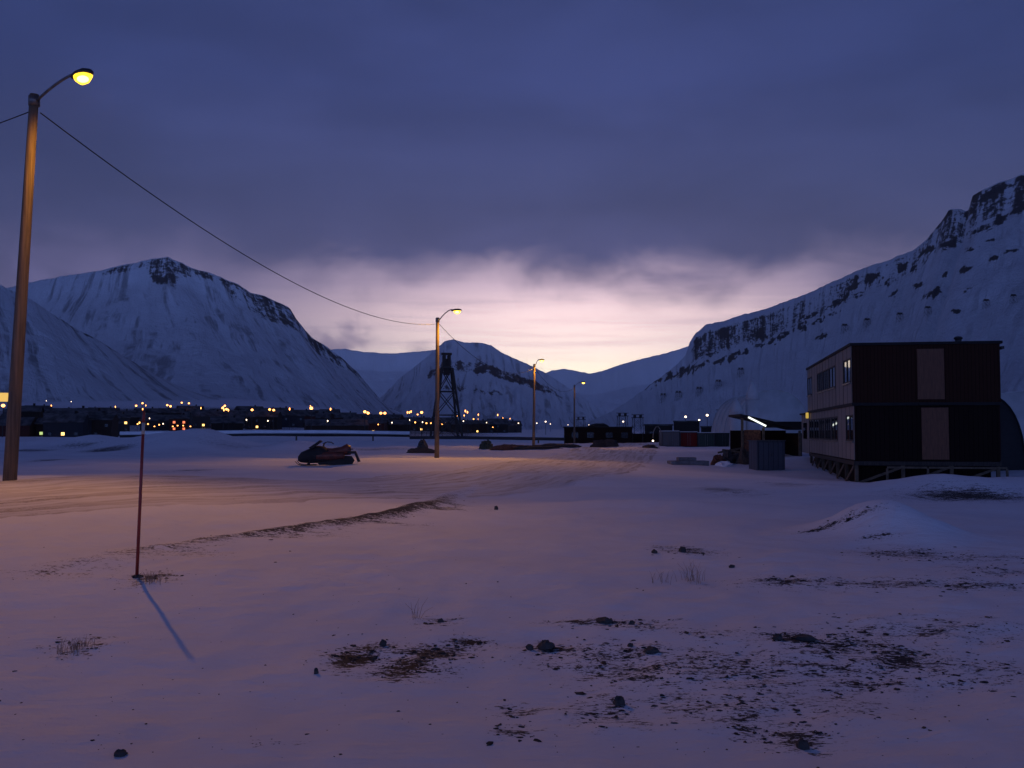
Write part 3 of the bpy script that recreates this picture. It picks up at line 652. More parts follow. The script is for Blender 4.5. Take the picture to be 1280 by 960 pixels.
# ------------------------------------------------------------------ street lamps along the road
BACK_THROW = 1.0      # the lanterns throw less light onward than back along the road
def street_lamp(label, base_px, d, top_px, head_px, head_d, power, group='street lamps along the snowy road'):
    b = at(base_px[0], base_px[1], d); b.z = gzf(b.x, b.y) - 0.02
    top = at(top_px[0], top_px[1], d) - b; hd = at(head_px[0], head_px[1], head_d) - b
    t = thing('street_lamp', label, 'street lamp', b, 0, group)
    MB().tube([top * k for k in (-0.02, 0.25, 0.5, 0.75, 1.0)], [0.145, 0.135, 0.122, 0.108, 0.095], 18).build('pole', M['pole'], t, True)
    # bracket: rises from a band just below the pole top and flattens out toward the lantern
    a0 = top - Vector((0, 0, 0.16)); dirh = Vector((hd.x - top.x, hd.y - top.y, 0)); ln = dirh.length; dirh.normalize()
    end = hd - dirh * 0.28 + Vector((0, 0, 0.07)); rise_ = end.z - a0.z
    pts = [a0 + dirh * 0.10 + (end - a0 - dirh * 0.10) * 0 ] + [a0 + dirh * (0.10 + (ln - 0.40) * k) + Vector((0, 0, rise_ * (1 - (1 - k) ** 1.7))) for k in (0.15, 0.3, 0.5, 0.7, 0.85, 1.0)]
    MB().tube(pts, 0.030, 10).build('arm', M['steel'], t, True)
    MB().tube([a0 - Vector((0, 0, 0.10)), a0 + Vector((0, 0, 0.12))], 0.122, 16).build('bracket_band', M['steel'], t, True)
    # lantern: a long rounded housing with a bowl below
    side = dirh.cross(Vector((0, 0, 1)))
    def ring(s, w, zt, zb, n=12):
        c = hd + dirh * s; r = []
        for k in range(n):
            a = 2 * PI * k / n; z = math.sin(a)
            r.append(c + side * math.cos(a) * w + Vector((0, 0, (zt if z > 0 else zb) * z)))
        return r
    hb = MB().loft([ring(-0.36, 0.04, 0.04, 0.03), ring(-0.30, 0.09, 0.07, 0.04), ring(-0.1, 0.14, 0.11, 0.03), ring(0.12, 0.15, 0.11, 0.03), ring(0.26, 0.10, 0.07, 0.03), ring(0.31, 0.03, 0.03, 0.02)])
    head = hb.build('lamp_head', M['darksteel'], t, True)
    bowl = MB()
    def bring(s, w, dp):
        return [hd + dirh * s + side * math.cos(a) * w + Vector((0, 0, -0.028 - dp * math.sin(a))) for a in [PI * k / 10 for k in range(11)]]
    bowl.loft([bring(-0.21, 0.02, 0.02), bring(-0.16, 0.11, 0.12), bring(-0.04, 0.15, 0.19), bring(0.09, 0.15, 0.19), bring(0.21, 0.11, 0.12), bring(0.255, 0.02, 0.02)], cap=True)
    bowl.build('lamp_glass', M['sodium_glass'], head, True)
    bb = hd + dirh * 0.02 + Vector((0, 0, -0.105))
    MB().lump(bb, 0.125, 0.085, 0.072, 1, 0.0, 14, 8).build('bulb', M['sodium'], head, True)
    l = bpy.data.lights.new('lamp_light', 'SPOT'); l.energy = power; l.color = (1.0, 0.41, 0.025); l.shadow_soft_size = 0.10
    l.spot_size = math.radians(172); l.spot_blend = 0.35
    l.use_nodes = True; nt = NT(l.node_tree); em = [n for n in l.node_tree.nodes if n.type == 'EMISSION'][0]
    nx, ny, nz = nt.sep(nt.n.new('ShaderNodeTexCoord').outputs['Normal'])     # street lantern optics: wide along the road, narrow across, little straight down
    ax = nt.m('ABSOLUTE', nx); dn = nt.m('ABSOLUTE', nz)
    fac = nt.m('MULTIPLY', nt.step(ax, 0.62, 1.0, 1.0, 0.08), nt.step(dn, 0.45, 0.94, 1.0, 0.58))
    fac = nt.m('MULTIPLY', fac, nt.step(nt.m('MULTIPLY', ny, BACK_THROW), -0.15, 0.50, 1.0, 0.30))
    nt.l.new(fac, em.inputs['Strength'])
    lo = bpy.data.objects.new('lamp_light', l); COL.objects.link(lo); lo.parent = t; lo.location = hd + Vector((0, 0, -0.34)); lo.rotation_euler = (0, 0, -0.16)
    return t, b + top
LAMP1, T1 = street_lamp('tall leaning wooden street lamp with glowing orange lantern, nearest of the row', (12, 605), 22.0, (43, 118), (103, 93), 21.0, 1850)
LAMP2, T2 = street_lamp('wooden street lamp beside the dark trestle tower, second along the road', (546, 573), 60.7, (547, 397), (571, 388), 60.3, 2500)
LAMP3, T3 = street_lamp('slim street lamp whose lantern stands against the bright sky', (667, 561), 99.8, (668, 455), (677, 450), 99.4, 1900)
LAMP4, T4 = street_lamp('small far street lamp in front of the long black barrack', (718, 555), 142.0, (718, 481), (729, 478), 141.6, 350)

# overhead cables
def cable(label, a, b, sag, r=0.014):
    a = Vector(a); b = Vector(b)
    pts = [a.lerp(b, k / 40) - Vector((0, 0, sag * 4 * (k / 40) * (1 - k / 40))) for k in range(41)]
    o = MB().tube(pts, r, 6).build('overhead_cable', M['cable'], None, True)
    return tag(o, label, 'cable', 'overhead cables between the poles')
down = Vector((0, 0, -0.40))
cable('long sagging black cable from the nearest lamp pole to the second one', T1 + down + Vector((0.12, 0.05, 0)), T2 + down + Vector((-0.1, 0, 0)), 1.35, 0.014)
cable('thin cable from the trestle side lamp pole to the slim third pole', T2 + down + Vector((0.1, 0, 0)), T3 + down, 1.5, 0.016)
cable('faint far cable between the slim third pole and the farthest lamp', T3 + down, T4 + down, 1.3, 0.016)
cable('short lit cable leaving the nearest lamp pole toward the left edge', T1 + down + Vector((-0.12, 0, 0)), (-27.0, 30.0, 7.6), 0.3, 0.012)
pb = Vector((-27.1, 30.1, gzf(-27.1, 30.1)))
up = thing('utility_pole', 'bare wooden cable pole standing outside the left edge', 'pole', pb)
MB().tube([(0, 0, -0.3), (0, 0, 8.0)], [0.14, 0.10], 14).build('pole', M['pole'], up, True)
MB().bar((-0.5, 0, 7.6), (0.5, 0, 7.6), 0.1).build('crossarm', M['rawwood'], up)

# ------------------------------------------------------------------ red snow stake
sb = onground(171, 722)
st_top = at(180, 514, sb.y) - sb
sk = thing('snow_stake', 'slim red marker stake standing in the snow by the road', 'stake', sb)
MB().tube([st_top * -0.04, st_top * 0.5, st_top * 0.86], [0.018, 0.017, 0.016], 10).build('stake', M['stick'], sk, True)
MB().tube([st_top * 0.86, st_top * 0.93], 0.0175, 10).build('reflector', M['reflector'], sk, True)
MB().tube([st_top * 0.93, st_top], [0.016, 0.013], 10).build('tip', M['stick'], sk, True)
MB().lump((0, 0, 0.0), 0.06, 0.06, 0.025, 5, 0.3).build('foot', M['soil'], sk)

# ------------------------------------------------------------------ ropeway trestles
def trestle(label, base, H, wb, wt, rz=0.0, group='old ropeway trestles', braces=4, scale=1.0):
    t = thing('ropeway_trestle', label, 'trestle', base, rz, group); t.scale = (scale,) * 3
    th = max(0.16, H * 0.016)
    cs = [(sx, sy) for sx in (-1, 1) for sy in (-1, 1)]
    def pt(sx, sy, k): w = wb + (wt - wb) * k; return Vector((sx * w / 2, sy * w * 0.4, H * k))
    for c in cs: MB().bar(pt(*c, -0.03), pt(*c, 0.82), th * 1.25).build('leg', M['timber'], t)
    ks = [0.82 * i / braces for i in range(braces + 1)]
    for i in range(braces):
        b = MB()
        for sy in (-1, 1):
            b.bar(pt(-1, sy, ks[i + 1]), pt(1, sy, ks[i + 1]), th * 0.8); b.bar(pt(-1, sy, ks[i]), pt(1, sy, ks[i + 1]), th * 0.55); b.bar(pt(1, sy, ks[i]), pt(-1, sy, ks[i + 1]), th * 0.55)
        for sx in (-1, 1):
            b.bar(pt(sx, -1, ks[i]), pt(sx, 1, ks[i + 1]), th * 0.55)
        b.build('brace', M['timber'], t)
    w = wt * 1.25
    hd = MB().box(-w / 2, w / 2, -w * 0.45, w * 0.45, H * 0.82, H * 0.85); 
    for sx in (-1, 1):
        hd.box(sx * w * 0.30 - th, sx * w * 0.30 + th, -w * 0.35, w * 0.35, H * 0.852, H * 0.97)
    hd.box(-w * 0.62, w * 0.62, -th, th, H * 0.973, H)
    hd.build('head', M['timber'], t)
    return t
b = ground_at(558, 226); a_ = at(558, 441, 226)
H0 = a_.z - b.z
MT = trestle('tall dark timber ropeway trestle beside the second street lamp', b, H0, 6.4, 1.5, 0.25, braces=3)
# boarded wheel box on the big trestle's head
MB().box(-0.7, 0.7, -0.45, 0.45, H0 * 0.74, H0 * 0.815).box(-0.6, 0.6, -0.4, 0.4, H0 * 0.853, H0 * 0.93).build('wheel_box', M['timber'], MT)
for px, ytop, d, lab in ((797, 518, 520, 'small squat ropeway trestle behind the black wall near the valley mouth'), (726, 521, 640, 'low wide ropeway trestle showing beside the farthest lamp pole'),
                         (905, 512, 420, 'pale ropeway trestle above the container row at the mountain foot'), (778, 516, 700, 'thin distant ropeway mast between the far lamp and the black wall')):
    b = ground_at(px, d); h = at(px, ytop, d).z - b.z
    trestle(lab, b, h, h * 0.5, h * 0.42, 0.2, braces=2)
proto = None
for px, py in ((1056, 417), (1084, 410), (1125, 403), (1160, 395), (1233, 386), (1267, 380), (926, 472), (898, 487), (874, 496), (848, 501), (829, 504)):
    p = on_right_mountain(px, py)
    if p is None: continue
    if proto is None:
        proto = o = trestle('tiny ropeway trestle in a line across the right mountainside', p, 11.0, 6.5, 4.5, 0.3, 'ropeway trestles on the right mountainside', 2)
    else: o = copy_tree(proto)
    o.location = p; o.scale = (0.0009 * p.y,) * 3

# ------------------------------------------------------------------ town
def house(label, px, d, w, dp, h, roof, mat, lit=(), rz=None, base=None, group='dark houses of the town', name='house', cat='house', chimney=True, flat=False, win='win_lit', roofmat=None):
    b = base or ground_at(px, d); b = Vector(b); b.z -= 0.4
    t = thing(name, label, cat, b, math.atan2(-b.x, b.y) + (rz if rz is not None else random.uniform(-0.35, 0.35)), group)
    if flat:
        MB().box(-w / 2, w / 2, -dp / 2, dp / 2, 0, h).build('wall', m_(mat), t)
        rf = MB().box(-w / 2 - 0.2, w / 2 + 0.2, -dp / 2 - 0.2, dp / 2 + 0.2, h + 0.003, h + roof).build('roof', M['roofthin'], t)
    else:
        pr = [(-w / 2, 0), (w / 2, 0), (w / 2, h), (0, h + roof * 0.0 + 0), (-w / 2, h)]
        mb = MB(); mb.box(-w / 2, w / 2, -dp / 2, dp / 2, 0, h)
        mb.add([(-w / 2, -dp / 2, h + .002), (-w / 2, dp / 2, h + .002), (-w / 2, 0, h + roof), (w / 2, -dp / 2, h + .002), (w / 2, dp / 2, h + .002), (w / 2, 0, h + roof)], [(0, 1, 2), (5, 4, 3), (0, 2, 5, 3), (1, 4, 5, 2)])
        mb.build('wall', m_(mat), t)
        rm = MB(); e = 0.4
        for s in (-1, 1):
            n = Vector((0, s * roof, dp / 2)).normalized() * 0.28
            a = Vector((0, s * (dp / 2 + e), h - e * roof / (dp / 2) + 0.03)); r = Vector((0, 0, h + roof + 0.03))
            vs = []
            for X_ in (-w / 2 - e, w / 2 + e):
                for q in (a, r, r + n, a + n): vs.append((X_, q.y, q.z))
            rm.add(vs, [(0, 1, 2, 3), (7, 6, 5, 4), (0, 4, 5, 1), (1, 5, 6, 2), (2, 6, 7, 3), (3, 7, 4, 0)])
        rf = rm.build('roof', M['roofthin'] if roofmat is None else M[roofmat], t)
    if chimney and not flat:
        MB().box(w * 0.2, w * 0.2 + 0.7, -0.35, 0.35, h + roof * 0.7, h + roof + 1.1).build('chimney', M['h_dark'], rf)
    k = max(2, int(w / 3.2)); floors = max(1, int(h / 2.8))
    i = 0
    for fl in range(floors):
        for j in range(k):
            x = -w / 2 + (j + 0.5) * w / k; z = 1.0 + fl * 2.8
            on = i in lit; i += 1
            if not on and (d > 700 or (j + fl) % 2): continue
            MB().box(x - 0.5, x + 0.5, -dp / 2 - 0.06, -dp / 2 + 0.03, z, z + 0.95).build('window', M[win] if on else M['dead'], t)
    return t
def m_(k): return M[k] if isinstance(k, str) else k

house('dark apartment block right behind the nearest lamp pole', 34, 340, 9, 9, 8.8, 1.8, 'h_dark', (1, 3), group='dark apartment blocks')
house('large dark apartment block with a greenish window left of the red stake', 92, 345, 14, 10, 8.0, 2.0, 'h_dark', (3, 6), win='win_green', group='dark apartment blocks')
house('dark gabled house with pale snow roof at the end of the blocks', 116, 330, 8, 9, 6.6, 2.4, 'h_blue', (), group='dark apartment blocks')
house('wide dark house with one pale lit window near the left edge', 64, 335, 7, 8, 4.6, 1.8, 'h_brown', (0,), win='win_green', group='dark apartment blocks')
house('low building with a row of bright yellow windows above the snow bank', 147, 430, 10, 8, 6.4, 1.5, 'h_grey', (3, 4, 5), group='dark houses behind the snow bank', rz=0.0)
house('dark red lit building with glowing orange front behind the snow bank', 224, 440, 8, 9, 5.8, 1.6, 'h_red', (0, 1, 2, 3), win='win_red', group='dark houses behind the snow bank', rz=0.0)
house('dark shed house at the right shoulder of the snow bank', 284, 400, 12, 9, 5.5, 2.0, 'h_dark', (), group='dark houses behind the snow bank')
house('long low dark building with two lamps on the upper row', 255, 640, 32, 10, 3.8, 1.2, 'h_brown', (), group='upper row of the town', rz=0.05, chimney=False)
house('flat dark building standing highest below the middle of the left mountain', 381, 760, 25, 10, 4.5, 1.0, 'h_brown', (2, 3), group='upper row of the town', rz=0.0, flat=True)
house('big dark brown hall behind the snow capped pipeline', 420, 400, 24, 12, 4.8, 2.2, 'h_brown', (), group='large halls behind the pipeline', rz=0.1, name='hall', cat='hall', chimney=False)
house('brown hall with paired orange windows behind the pipeline', 463, 430, 14, 11, 5.0, 1.6, 'h_red', (1, 2), group='large halls behind the pipeline', rz=-0.1, name='hall', cat='hall', chimney=False)
house('dark hall at the right end of the hall row behind the pipeline', 497, 440, 9, 10, 4.6, 1.8, 'h_dark', (), group='large halls behind the pipeline', rz=0.2, name='hall', cat='hall', chimney=False)
# a yellow lit signboard on its own posts at the left edge
b = ground_at(2, 300); sg = thing('lit_signboard', 'large yellow lit board behind the nearest lamp pole at the left edge', 'signboard', b, 0.45)
z0 = at(2, 502, 300).z - b.z; z1 = at(2, 491, 300).z - b.z
MB().box(-3.4, 2.3, -0.15, 0.15, z0, z1).build('panel', M['win_yellow'], sg)
for x in (-2.6, 1.6): MB().bar((x, 0, -0.5), (x, 0, z0 - 0.003), 0.3).build('post', M['darksteel'], sg)

paints = ['h_red', 'h_brown', 'h_blue', 'h_dark', 'h_grey', 'h_dark', 'h_brown']
rows = [('low dark outbuilding among the apartment blocks at the left', 'dark outbuildings by the left blocks', [(16, 330), (50, 360), (78, 370), (118, 330), (126, 380), (84, 322), (40, 410), (110, 410)]),
        ('small dark house on the slope above the left blocks', 'dark houses above the left blocks', [(20, 560), (48, 600), (80, 570), (112, 620), (130, 560), (60, 500), (100, 480), (150, 520), (28, 460)]),
        ('small dark house among lights above the snow bank', 'dark houses above the snow bank', [(176, 520), (184, 600), (203, 540), (215, 600), (196, 450), (244, 520), (262, 480), (238, 620), (290, 540), (275, 620)]),
        ('small dark snow roofed house left of the highest flat building', 'dark houses below the left mountain', [(304, 480), (318, 560), (330, 470), (342, 540), (352, 600), (336, 640), (358, 500), (312, 640)]),
        ('small dark house behind the halls and the pipeline', 'dark houses behind the halls', [(398, 560), (412, 640), (432, 600), (446, 520), (470, 560), (485, 600), (452, 660), (376, 540)]),
        ('tiny dark house in the bright lights beside the trestle', 'tiny houses beside the trestle', [(512, 640), (524, 560), (534, 680), (545, 600), (560, 640), (574, 560), (588, 700), (598, 600), (610, 640), (622, 580), (634, 640), (580, 800), (552, 760), (518, 760)])]
hk = 0
for lab, grp, lst in rows:
    for px, d in lst:
        s = random.uniform(0.8, 1.25); hk += 1
        house(lab, px, d, 13.5 * s, 9.0 * s, random.uniform(4.0, 6.2), random.uniform(1.8, 3.0), random.choice(paints), (1,) if hk % 3 == 0 else (), group=grp)

# far lamps: slim post and bright glass head
def far_lamp(mat):
    t = thing('street_lamp', 'x', 'street lamp')
    MB().tube([(0, 0, -0.5), (0, 0, 5.7)], [0.10, 0.07], 6).build('pole', M['darksteel'], t)
    MB().lump((0, 0, 6.0), 0.35, 0.35, 0.30, 1, 0.0, 10, 6).build('lamp_head', M[mat], t, True)
    return t
LP = [('o', 4, 507, 300), ('w', 58, 501, 0), ('w', 89, 502, 0), ('o', 170, 515, 0), ('o', 178, 511, 0), ('o', 172, 530, 0), ('o', 185, 530, 0), ('o', 193, 533, 0), ('o', 199, 531, 0), ('o', 209, 514, 0), ('o', 213, 516, 0),
      ('o', 227, 510, 0), ('o', 236, 511, 0), ('w', 243, 519, 0), ('o', 216, 533, 0), ('o', 222, 532, 0), ('o', 229, 532, 0), ('o', 238, 533, 0), ('o', 281, 515, 0), ('o', 283, 521, 0), ('o', 315, 522, 0),
      ('w', 330, 514, 0), ('o', 337, 521, 0), ('o', 342, 522, 0), ('o', 389, 523, 0), ('w', 413, 512, 0), ('w', 440, 516, 0), ('o', 456, 526, 0), ('o', 460, 527, 0), ('o', 476, 527, 0), ('o', 481, 527, 0), ('w', 487, 520, 0),
      ('w', 508, 524, 0), ('o', 519, 528, 0), ('o', 522, 524, 0), ('o', 527, 526, 0), ('o', 533, 529, 0), ('o', 539, 529, 0), ('o', 553, 530, 0), ('o', 561, 529, 0), ('o', 576, 530, 0), ('w', 582, 528, 0), ('o', 592, 529, 0), ('c', 602, 529, 0),
      ('o', 610, 530, 0), ('o', 616, 534, 0), ('o', 628, 529, 0), ('o', 632, 533, 0), ('w', 648, 529, 0), ('w', 671, 529, 0), ('w', 682, 527, 0), ('w', 688, 530, 0), ('w', 710, 531, 0), ('w', 736, 531, 0), ('w', 779, 527, 0),
      ('w', 857, 521, 0), ('w', 874, 525, 0), ('w', 884, 519, 0), ('w', 898, 515, 0), ('w', 911, 511, 0)]
rl = random.Random(11)
for k in range(58):
    px = rl.choice([rl.uniform(500, 640), rl.uniform(200, 520), rl.uniform(180, 520), rl.uniform(20, 200), rl.uniform(520, 640)])
    LP.append((rl.choice('ooow'), px, 531 - rl.random() * (19 if px < 420 else 6), 0))
WORD = {'o': 'orange', 'w': 'pale white', 'c': 'bluish white'}
MAT = {'o': 'sodium_small', 'w': 'white_small', 'c': 'cold_small'}
PROTO = {}
def where(px):
    for lim, s in ((60, 'above the blocks at the left edge'), (205, 'around the red stake and snow bank'), (250, 'behind the snow bank with the red lit building'), (350, 'on the upper town street under the left mountain'),
                   (470, 'around the big halls behind the pipeline'), (515, 'between the halls and the trestle'), (545, 'just left of the trestle'), (640, 'right of the trestle in the brightest cluster'),
                   (700, 'near the slim third lamp pole'), (800, 'above the black barrack'), (2000, 'along the foot of the right mountain')):
        if px < lim: return s
for kind, px, py, d in LP:
    if not d:
        ds = np.linspace(330, 1500, 900); a, bb = ray(px, py)
        hh = gz(a * ds, ds) + 6.0 - (CAMZ + bb * ds); k = np.argmin(np.abs(hh)); d = float(ds[k])
    if kind not in PROTO: PROTO[kind] = o = far_lamp(MAT[kind])
    else: o = copy_tree(PROTO[kind])
    p = at(px, py, d); gl = gzf(p.x, p.y)
    o.location = (p.x, p.y, p.z - 6.0); sc = 1.0
    if abs(p.z - 6.0 - gl) > 0.3:      # stands on the ground: stretch the post instead
        sc = max(0.3, (p.z - gl) / 6.0); o.location = (p.x, p.y, gl); o.scale = (max(sc, 0.8), max(sc, 0.8), sc)
    if len(PROTO) and (kind, px, py, d) and px != int(px): o.scale = (0.6, 0.6, o.scale[2])
    tag(o, 'far %s street lamp %s' % (WORD[kind], where(px)), 'street lamp', '%s street lamps %s' % (WORD[kind], where(px)))

# ------------------------------------------------------------------ elevated pipeline
def pipeline(label, pts_px, d, top_py, snow=True):
    t = thing('pipeline', label, 'pipeline', (0, 0, 0), 0, 'raised heating pipelines')
    P = [Vector((at(px, top_py, dd).x, dd, at(px, py, dd).z)) for px, py, dd in pts_px]
    mb = MB(); mb.tube(P, 0.24, 10); mb.build('pipe', M['darksteel'], t, True)
    if snow:
        MB().tube([p + Vector((0, 0, 0.38)) for p in P], 0.30, 8).build('snow_cap', M['roofsnow'], t, True)
    for a, b2 in zip(P[:-1], P[1:]):
        n = max(1, int((b2 - a).length / 6.5))
        for i in range(n):
            q = a.lerp(b2, (i + 0.5) / n); g0 = gzf(q.x, q.y)
            MB().bar((q.x, q.y, g0 - 0.3), (q.x, q.y, q.z - 0.20), 0.22).build('support', M['rawwood'], t)
    return t
pipeline('long snow capped heating pipe on short posts in front of the halls', [(150, 545, 150), (250, 544, 152), (320, 543, 155), (420, 543, 158), (512, 544.5, 160)], 155, 544)
pipeline('dark pipe on low posts between the trestle and the third lamp', [(512, 547, 150), (580, 547, 150), (640, 548, 150), (706, 549, 150)], 150, 547, False)

# ------------------------------------------------------------------ two-storey module building on the right
BD = 46.0
bl = Vector((at(1067, 540, BD).x, BD, 0))
ang = math.atan2(0.18, 0.983)
gb = gzf(bl.x, bl.y)
Bt = thing('module_building', 'dark two storey module building on timber stilts with grey panelled long side', 'building', (bl.x, bl.y, 0), -ang)
BW, BL = 6.3, 18.6
z_low0, z_low1, z_up0, z_up1 = 0.32, 2.80, 2.94, 5.56
def clad(name, x0, x1, y0, y1, z0, z1, mat, parent=Bt, bevel=0): return MB().box(x0, x1, y0, y1, z0, z1).build(name, M[mat], parent, bevel=bevel)
# core walls
core = clad('wall', 0.06, BW, 0.10, BL, z_low0, z_up1 - 0.02, 'brownclad')
clad('gable_boarding', -0.02, BW + 0.02, 0.0, 0.097, z_up0, z_up1, 'brownclad')
clad('gable_boarding', 0.10, BW - 0.06, 0.04, 0.097, z_low0 - 0.05, z_low1, 'blackwall')
clad('storey_beam', -0.06, BW + 0.04, -0.06, BL, z_low1 + 0.003, z_up0 - 0.003, 'tar')
rf = clad('roof', -0.12, BW + 0.12, -0.10, BL + 0.1, z_up1 + 0.003, z_up1 + 0.12, 'tar')
MB().tube([(4.75, 0.7, z_up1 + 0.12), (4.75, 0.7, z_up1 + 0.30)], 0.14, 12).lump((4.75, 0.7, z_up1 + 0.32), 0.2, 0.2, 0.1, 1, 0, 12, 6).build('roof_vent', M['darksteel'], rf)
MB().bar((BW + 0.14, -0.05, z_up1 - 0.18), (BW + 0.14, BL, z_up1 - 0.18), 0.12).build('gutter', M['darksteel'], rf)
# plywood panels over the former corridor doors
pw = clad('door_panel', 2.80, 3.95, -0.045, -0.005, z_up0 + 0.14, z_up1 - 0.20, 'plywood'); pw['label'] = 'brown plywood door panel'
pw = clad('door_panel', 2.95, 4.10, -0.005, 0.036, z_low0 + 0.04, z_low1 - 0.10, 'plywood'); pw['label'] = 'brown plywood door panel'
MB().box(2.85, 4.2, -0.16, -0.065, z_low1 + 0.01, z_up0 - 0.01).build('door_canopy', M['tar'], Bt)
# long side: grey panels per module, joints between, windows
NM = 7; mw = BL / NM
def window(x, y0, y1, z0, z1, panes):
    f = MB(); t = 0.07
    f.box(x - 0.05, x + 0.02, y0, y1, z0, z0 + t).box(x - 0.05, x + 0.02, y0, y1, z1 - t, z1)
    for k in range(panes + 1):
        yy = y0 + (y1 - y0 - t) * k / panes; f.box(x - 0.048, x + 0.018, yy, yy + t, z0 + t + .002, z1 - t - .002)
    w = f.build('window', M['frame'], Bt)
    for k in range(panes):
        ya = y0 + (y1 - y0 - t) * k / panes + t; yb = y0 + (y1 - y0 - t) * (k + 1) / panes
        MB().box(x - 0.012, x - 0.004, ya + .003, yb - .003, z0 + t + .003, z1 - t - .003).build('pane', M['glass'], w)
    MB().box(x - 0.10, x - 0.052, y0 - 0.05, y1 + 0.05, z0 - 0.05, z0 - 0.004).build('sill', M['steel'], w)
for s, (z0, z1, wx) in enumerate(((z_low0, z_low1, 0.06), (z_up0, z_up1, -0.02))):
    for k in range(NM):
        y0, y1 = k * mw + 0.05 + (0.06 if k == 0 else 0), (k + 1) * mw - 0.05
        has = (k != 1 and k != 5) if s else (k not in (1,))
        wz0, wz1 = z0 + (0.95 if s else 0.85), z0 + 2.08
        wy0, wy1 = y0 + 0.10, y1 - 0.10
        p = MB()
        if has:
            p.box(wx - 0.03, 0.057, y0, y1, z0, wz0 - .002).box(wx - 0.03, 0.057, y0, y1, wz1 + .002, z1).box(wx - 0.03, 0.057, y0, wy0 - .002, wz0, wz1).box(wx - 0.03, 0.057, wy1 + .002, y1, wz0, wz1)
        else: p.box(wx - 0.03, 0.057, y0, y1, z0, z1)
        p.build('wall_panel', M['greyclad'], Bt)
        if has: window(wx - 0.005, wy0, wy1, wz0, wz1, 3 if k in (3, 4) else 2)
# stilts, joists and cross braces
MB().box(0.0, BW, 0.0, BL, z_low0 - 0.24, z_low0 - 0.055).build('floor_frame', M['timber'], Bt)
for y in np.linspace(0.15, BL - 0.15, 7):
    for x in (0.12, BW * 0.34, BW * 0.67, BW - 0.12):
        MB().bar((x, y, -1.35), (x, y, z_low0 - 0.243), 0.15).build('stilt', M['rawwood'], Bt)
br = MB()
for y in np.linspace(0.15, BL - 0.15, 7)[:-1]:
    br.bar((0.0, y, z_low0 - 0.3), (0.0, y + 2.9, -0.9), 0.05, 0.12)
for x in (0.12, BW * 0.34, BW * 0.67):
    br.bar((x, 0.05, -0.75), (x + 2.0, 0.05, z_low0 - 0.3), 0.05, 0.11)
br.build('brace', M['rawwood'], Bt)
MB().box(0.3, BW - 0.3, 0.6, BL - 0.4, -1.3, z_low0 - 0.245).build('crawl_space_boarding', M['blackwall'], Bt)
fr = MB()
for (xa, xb) in ((1.3, 3.0), (3.05, 6.3)):
    fr.bar((xa, -0.75, 0.02), (xb, -0.75, 0.02), 0.06, 0.09)
for x in (1.3, 3.02, 6.3): fr.bar((x, -0.75, -1.2), (x, -0.75, -0.026), 0.09)
fr.build('railing', M['rawwood'], Bt)
# single storey entrance annex at the far end of the long side
an = MB().box(0.02, BW - 0.3, BL + 0.003, BL + 4.6, z_low0 - 0.1, z_low1 - 0.05).build('annex', M['greyclad'], Bt)
MB().box(-0.1, BW - 0.2, BL + 0.003, BL + 4.7, z_low1 - 0.047, z_low1 + 0.06).build('annex_roof', M['tar'], an)
MB().box(0.0, 0.017, BL + 1.2, BL + 3.4, 1.15, 2.2).build('annex_window', M['glass'], an)
MB().box(-0.26, -0.10, BL - 1.0, BL - 0.75, z_low1 - 0.34, z_low1 + 0.02).build('wall_lamp', M['yellowlamp'], Bt, bevel=0.03)

# dark sheeted arched hall behind the building's right end
def arch_hall(name, label, cat, c, rz, w, h, ln, mat, ribs=6, power=0.75, group=None):
    t = thing(name, label, cat, c, rz, group)
    rings = []
    for k in range(ribs * 4 + 1):
        y = ln * k / (ribs * 4); pinch = 1.0 - 0.012 * abs(math.sin(PI * k / 4))
        rings.append([(w / 2 * pinch * math.copysign(abs(math.cos(a)) ** power, math.cos(a)), y, -0.6 + (h + 0.6) * pinch * abs(math.sin(a)) ** power) for a in [PI * i / 20 for i in range(21)]])
    MB().loft(rings, closed=False, cap=True).build('shell', M[mat], t, True)
    for k in range(ribs + 1):
        pts = [(w / 2 * 1.005 * math.copysign(abs(math.cos(a)) ** power, math.cos(a)), ln * k / ribs, -0.6 + (h + 0.6) * 1.005 * abs(math.sin(a)) ** power) for a in [PI * i / 20 for i in range(21)]]
        MB().tube(pts, 0.05, 6).build('rib', M[mat], t)
    return t
p = at(1224, 540, 56); arch_hall('arched_hall', 'black sheeted arched hall bulging out behind the module building', 'hall', (p.x, p.y, -0.9), -0.12, 4.9, 4.6, 12, 'darkfabric')
p = at(1290, 540, 90); arch_hall('arched_hall', 'pale snow dusted arched hall behind the building at the right edge', 'hall', (p.x, p.y, -0.7), -0.15, 13.0, 5.9, 22, 'fabric')
p = at(966, 540, 105); arch_hall('tent_hall', 'pale fabric tent hall behind the open shed with the lit tube', 'hall', (p.x, p.y, gzf(p.x, p.y)), -0.08, 8.2, 5.9, 20, 'fabric', 5, 0.8)
# two pale peaked canvas tents beside it
for px, lab, hh in ((921, 'narrow pale peaked silo hood left of the tent hall', 4.6), (941, 'taller pale peaked silo hood just above the lit tube', 6.3)):
    p = at(px, 540, 92); gl = gzf(p.x, p.y)
    t = thing('silo_hood', lab, 'silo', (p.x, p.y, gl), 0, 'pale peaked silos')
    MB().tube([(0, 0, -0.3), (0, 0, hh * 0.72)], 0.62, 18).build('shell', M['fabric'], t, True)
    MB().tube([(0, 0, hh * 0.72), (0, 0, hh * 0.9), (0, 0, hh)], [0.66, 0.36, 0.10], 18).build('cap', M['fabric'], t, True)

